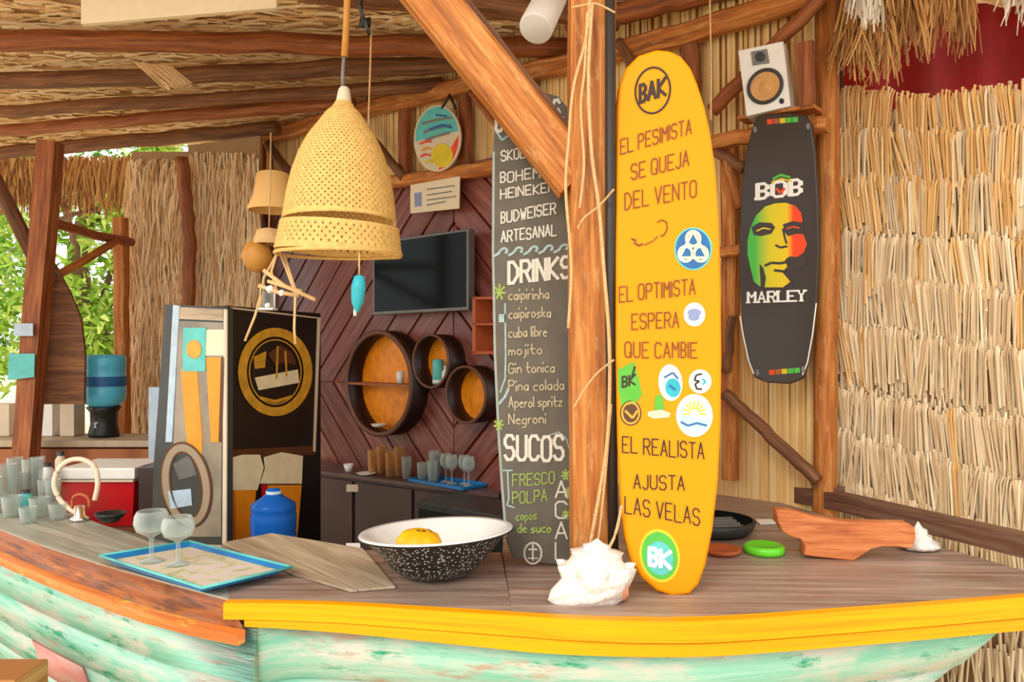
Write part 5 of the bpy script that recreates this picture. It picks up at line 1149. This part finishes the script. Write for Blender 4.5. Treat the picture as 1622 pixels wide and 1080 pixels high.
# blue tray with glasses
tr = thing('blue_tray', 'bright blue rectangular tray lined with a cream cloth on the left of the counter', 'tray', PZ(318, 930, CZ))
tq = [PZ(x, y, CZ + .031) for x, y in [(158, 880), (320, 931), (462, 898), (300, 857)]]
cen = sum(tq, V(0, 0, 0)) / 4
MB().prism([V(p_.x, p_.y, CZ + .017).lerp(V(cen.x, cen.y, CZ + .017), .12) for p_ in tq], V(0, 0, -.006), .001).build('base', M['bluet'], tr)
for i in range(4):
    a, b = tq[i], tq[(i+1) % 4]; ai = a.lerp(cen, .12) - V(0, 0, .012); bi = b.lerp(cen, .12) - V(0, 0, .012)
    m = MB(); q = [a, b, bi, ai]; b0 = 0; m.v += q + [x - V(0, 0, .004) for x in q]
    for f_ in ((0, 1, 2, 3), (7, 6, 5, 4), (0, 4, 5, 1), (2, 6, 7, 3), (1, 5, 6, 2), (0, 3, 7, 4)): m.face(f_)
    m.build('side', M['bluet'], tr)
    MB().tube([a, b], .004, 8).build('rim', M['tealg'], tr)
lm, nt, b_ = base_mat('printed_cloth'); N = nt.nodes; no = N.new('ShaderNodeTexNoise'); no.inputs['Scale'].default_value = 22; no.inputs['Detail'].default_value = 6
cr = N.new('ShaderNodeValToRGB'); e = cr.color_ramp.elements; e[0].position = .35; e[0].color = srgb((180, 178, 130)); e[1].position = .65; e[1].color = srgb((222, 200, 204)); x = e.new(.5); x.color = srgb((216, 206, 176))
nt.links.new(no.outputs['Fac'], cr.inputs[0]); nt.links.new(cr.outputs[0], b_.inputs['Base Color']); b_.inputs['Roughness'].default_value = .8
tc2 = N.new('ShaderNodeTexCoord'); nt.links.new(tc2.outputs['Object'], no.inputs['Vector'])
one(MB().prism([V(p_.x, p_.y, CZ + .0215).lerp(V(cen.x, cen.y, CZ + .0215), .14) for p_ in tq], V(0, 0, -.003), .001), 'tray_cloth', lm, 'cream printed cloth lying flat in the blue tray', 'cloth', cen - V(0, 0, .01))
def goblet(p_, s_, label, grp='goblets on the counter'):
    return one(MB().lathe(p_, [(.001, 0), (.036 * s_, .001), (.034 * s_, .004), (.009 * s_, .010), (.0065 * s_, .02 * s_), (.0065 * s_, .075 * s_), (.014 * s_, .083 * s_), (.046 * s_, .10 * s_), (.055 * s_, .125 * s_), (.052 * s_, .15 * s_), (.044 * s_, .165 * s_), (.041 * s_, .165 * s_), (.049 * s_, .15 * s_), (.052 * s_, .125 * s_), (.043 * s_, .104 * s_), (.001, .092 * s_)], 26), 'goblet', M['glass'], label, 'glass', p_, grp)
goblet(PZ(240, 889, CZ + .0225), .90, 'left of the two round goblets standing in the blue tray')
goblet(PZ(282, 894, CZ + .0225), .84, 'right of the two round goblets standing in the blue tray')

# left clutter
def tumbler(p_, r_, h_, label, mt='glass', cat='glass', nm='tumbler', grp='glasses at the left end of the counter'):
    return one(MB().lathe(p_, [(.001, 0), (r_ * .8, .001), (r_, h_), (r_ * .9, h_), (r_ * .72, .008), (.001, .008)], 20), nm, M[mt], label, cat, p_, grp)
for (px, py, r_, h_, l, mt) in [
    (8, 800, .045, .17, 'tall grey-blue glass at the very left edge of the counter', 'glass'), (30, 792, .032, .12, 'short glass second from the left edge of the counter', 'glass'),
    (52, 788, .042, .17, 'tall glass behind the small jars on the left', 'glass'), (72, 796, .03, .10, 'low glass just left of the cream tap', 'glass'),
    (18, 818, .035, .08, 'small glass in front at the left edge', 'glass'), (62, 818, .036, .075, 'small glass in front of the row, left of the tap base', 'glass'), (92, 822, .034, .06, 'shallow glass beside the tap base', 'glass'),
    (-14, 812, .04, .14, 'glass cut by the left edge of the picture', 'glass'), (44, 828, .03, .06, 'lowest small glass at the front of the left group', 'glass'), (84, 806, .028, .12, 'tall thin glass directly behind the tap', 'glass'), (24, 776, .034, .15, 'tall glass at the back left, half hidden', 'glass'), (60, 770, .03, .14, 'tall glass at the back between the jars', 'glass')]:
    tumbler(PZ(px, py, CZ + .001), r_, h_, l, mt)
for (px, py, r_, h_, l, mt, nm) in [(40, 812, .028, .09, 'teal jar among the glasses on the left', 'tealg', 'jar'), (74, 778, .03, .13, 'white jar behind the glasses on the left', 'white', 'jar'), (96, 768, .024, .16, 'narrow cream bottle behind the cream tap', 'offw', 'bottle')]:
    p_ = PZ(px, py, CZ + .001)
    t_ = thing(nm, l, nm, p_)
    MB().lathe(p_, [(.001, 0), (r_, .001), (r_, h_ * .75), (r_ * .6, h_ * .85), (r_ * .6, h_ * .9)], 18).build('body', M[mt], t_)
    MB().lathe(p_, [(r_ * .68, h_ * .88), (r_ * .68, h_), (.001, h_)], 16).build('cap', M['dgrey'], t_)
tp_ = thing('gooseneck_tap', 'cream gooseneck tap looping over the left end of the counter', 'tap', PZ(122, 822, CZ))
Yt = PZ(122, 822, CZ).y
MB().tube(smooth_path([P(150, 792, Yt), P(155, 765, Yt), P(150, 740, Yt), P(132, 728, Yt), P(110, 729, Yt), P(92, 744, Yt), P(86, 768, Yt), P(94, 790, Yt), P(108, 804, Yt), P(120, 812, Yt)], 6), .0095, 10).build('spout', M['cream'], tp_)
MB().tube(smooth_path([P(114, 806, Yt), P(116, 788, Yt), P(128, 783, Yt), P(140, 790, Yt), P(141, 804, Yt)], 5), .006, 8).build('handle', M['clay'], tp_)
b_ = PZ(126, 824, CZ + .001); MB().lathe(b_, [(.001, 0), (.036, .001), (.034, .012), (.02, .02), (.018, .055), (.001, .06)], 22).build('base', M['chrome'], tp_)
db = PZ(168, 829, CZ + .001) + V(0, .03, 0)
one(MB().lathe(db, [(.001, 0), (.03, 0), (.052, .026), (.055, .034), (.050, .034), (.028, .008), (.001, .007)], 28), 'dark_dish', M['drk'], 'small dark bowl between the cream tap and the red cooler', 'bowl', db)

# bench behind, cooler, boxes
be = thing('rear_bench', 'low dark bench behind the counter carrying the red cooler', 'bench', V(-2.1, 3.6, 0))
MB().box(-2.75, -1.62, 3.38, 3.95, .80, .84, .004, uvdir=(1, 0, 0)).build('top', M['dbeam'], be)
for (x, y) in ((-2.7, 3.42), (-1.68, 3.42), (-2.7, 3.9), (-1.68, 3.9)): MB().box(x - .03, x + .03, y - .03, y + .03, 0, .799).build('leg', M['dbeam'], be)
co = thing('cooler_box', 'red cooler box with a white lid behind the counter', 'cooler', V(-1.95, 3.65, .842))
x0, x1 = P(100, 0, 3.55).x, P(219, 0, 3.55).x
def taper(z0, z1, g0, g1, y0=3.52, y1=3.84):
    m = MB(); bt = [V(x0 + g0, y0 + g0, z0), V(x1 - g0, y0 + g0, z0), V(x1 - g0, y1 - g0, z0), V(x0 + g0, y1 - g0, z0)]; tt = [V(x0 + g1, y0 + g1, z1), V(x1 - g1, y0 + g1, z1), V(x1 - g1, y1 - g1, z1), V(x0 + g1, y1 - g1, z1)]
    m.v += bt + tt
    for f_ in ((3, 2, 1, 0), (4, 5, 6, 7), (0, 1, 5, 4), (1, 2, 6, 5), (2, 3, 7, 6), (3, 0, 4, 7)): m.face(f_)
    return m
taper(.843, P(0, 760, 3.52).z, .028, .006).build('body', M['red'], co)
MB().box(x0, x1, 3.515, 3.845, P(0, 759, 3.52).z, P(0, 741, 3.52).z, .008).build('lid', M['white'], co)
MB().box(x0 + .006, x1 - .006, 3.513, 3.847, P(0, 763, 3.52).z, P(0, 760, 3.52).z).build('lid_seam', M['offw'], co)
bx0, bx1 = P(228, 0, 3.55).x, P(257, 0, 3.55).x
one(MB().box(bx0, bx1, 3.5, 3.8, .842, P(0, 739, 3.5).z, .004), 'dark_box', M['cab'], 'dark reddish box between the cooler and the fridge', 'box', V(bx0, 3.6, .842))
one(MB().box(P(238, 0, 4.1).x, P(261, 0, 4.1).x, 4.08, 4.13, .0, P(0, 613, 4.1).z, .004), 'pale_blue_panel', M['lblue'], 'narrow pale blue upright panel left of the fridge', 'panel', V(P(250, 0, 4.1).x, 4.1, 0))
# water dispenser on the ledge
wd = thing('water_dispenser', 'black water dispenser with a bright blue bottle on the left ledge', 'water dispenser', V(P(166, 0, 4.65).x, 4.65, 1.14))
cw_ = V(P(165, 0, 4.65).x, 4.65, 0); zw = lambda y: P(0, y, 4.65).z
MB().lathe(cw_, [(.001, 1.142), (.085, 1.143), (.088, 1.16), (.075, 1.22), (.078, zw(652)), (.1, zw(645)), (.09, zw(643))], 28).build('base', M['drk'], wd)
MB().lathe(cw_, [(.03, zw(655)), (.04, zw(648)), (.11, zw(638)), (.124, zw(628)), (.124, zw(613)), (.118, zw(611)), (.124, zw(608)), (.124, zw(590)), (.118, zw(587)), (.124, zw(584)), (.124, zw(568)), (.115, zw(562)), (.001, zw(561))], 36).build('bottle', M['gblue'], wd)
MB().lathe(cw_, [(.1246, zw(611)), (.1255, zw(609)), (.1255, zw(598)), (.1246, zw(596))], 36).build('label_band', M['blue'], wd)
MB().tube([cw_ + V(0, -.07, zw(668)), cw_ + V(0, -.10, zw(668)), cw_ + V(0, -.10, zw(675))], .008, 8).build('tap', M['white'], wd)
for (px, y0, y1, w_, l, mt) in [(76, 612, 690, 26, 'white boxed notice beside the leaning left post', 'white'), (112, 640, 691, 22, 'pale carton left of the water dispenser', 'offw'), (6, 640, 690, 30, 'pale box at the far left of the ledge', 'offw')]:
    xa, xb = P(px - w_/2, 0, 4.7).x, P(px + w_/2, 0, 4.7).x
    one(MB().box(xa, xb, 4.66, 4.78, 1.142, P(0, y0, 4.66).z, .004), 'carton', M[mt], l, 'carton', V((xa + xb) / 2, 4.7, 1.14))

# ================================================================== TREES OUTSIDE
def tree(x, y, h, r, label, mt, n=5200):
    t = thing('tree', label, 'tree', V(x, y, 0), 'trees outside on the left')
    MB().tube(smooth_path([V(x, y, 0), V(x + R.uniform(-.2, .2), y, h * .3), V(x + R.uniform(-.3, .3), y, h * .6), V(x, y, h * .8)], 4), .12, 9, scale=None, jit=.01).build('trunk', M['tree'], t)
    for k in range(4):
        a = R.uniform(0, 6.28); MB().tube([V(x, y, h * .45), V(x + .5 * math.cos(a), y + .5 * math.sin(a), h * .6), V(x + r * .8 * math.cos(a), y + r * .8 * math.sin(a), h * .8)], .04, 6, jit=.01).build('branch', M['tree'], t)
    m = MB(); cl = [(V(x + R.gauss(0, r * .45), y + R.gauss(0, r * .45), h * R.uniform(.3, 1.0)), R.uniform(.25, .5) * r * .6) for _ in range(34)]
    for i in range(n):
        c, cr_ = cl[R.randrange(len(cl))]; p_ = c + V(R.gauss(0, 1), R.gauss(0, 1), R.gauss(0, 1)) * cr_ * .6
        if p_.z < .1: continue
        d_ = V(R.uniform(-1, 1), R.uniform(-1, 1), R.uniform(-1, .4)).normalized(); w_ = d_.cross(V(R.uniform(-1, 1), R.uniform(-1, 1), R.uniform(-1, 1))).normalized()
        m.blade(p_, d_, w_, R.uniform(.09, .18), R.uniform(.05, .09), .3, nrm=d_.cross(w_), seg=1)
    m.build('foliage', M[mt], t, kind='stuff')
tree(-5.2, 9.5, 4.6, 1.5, 'leafy tree outside just right of the leaning left post', 'leaf')
tree(-9.0, 11.0, 4.4, 1.7, 'leafy tree outside left of the leaning left post', 'leaf')
tree(-6.0, 15.5, 5.4, 2.0, 'darker tree further back between the two nearer trees', 'leafd')
tree(-11.4, 15.0, 5.0, 1.9, 'darker tree furthest to the left outside', 'leafd', 4000)
print('reeds', cnt)
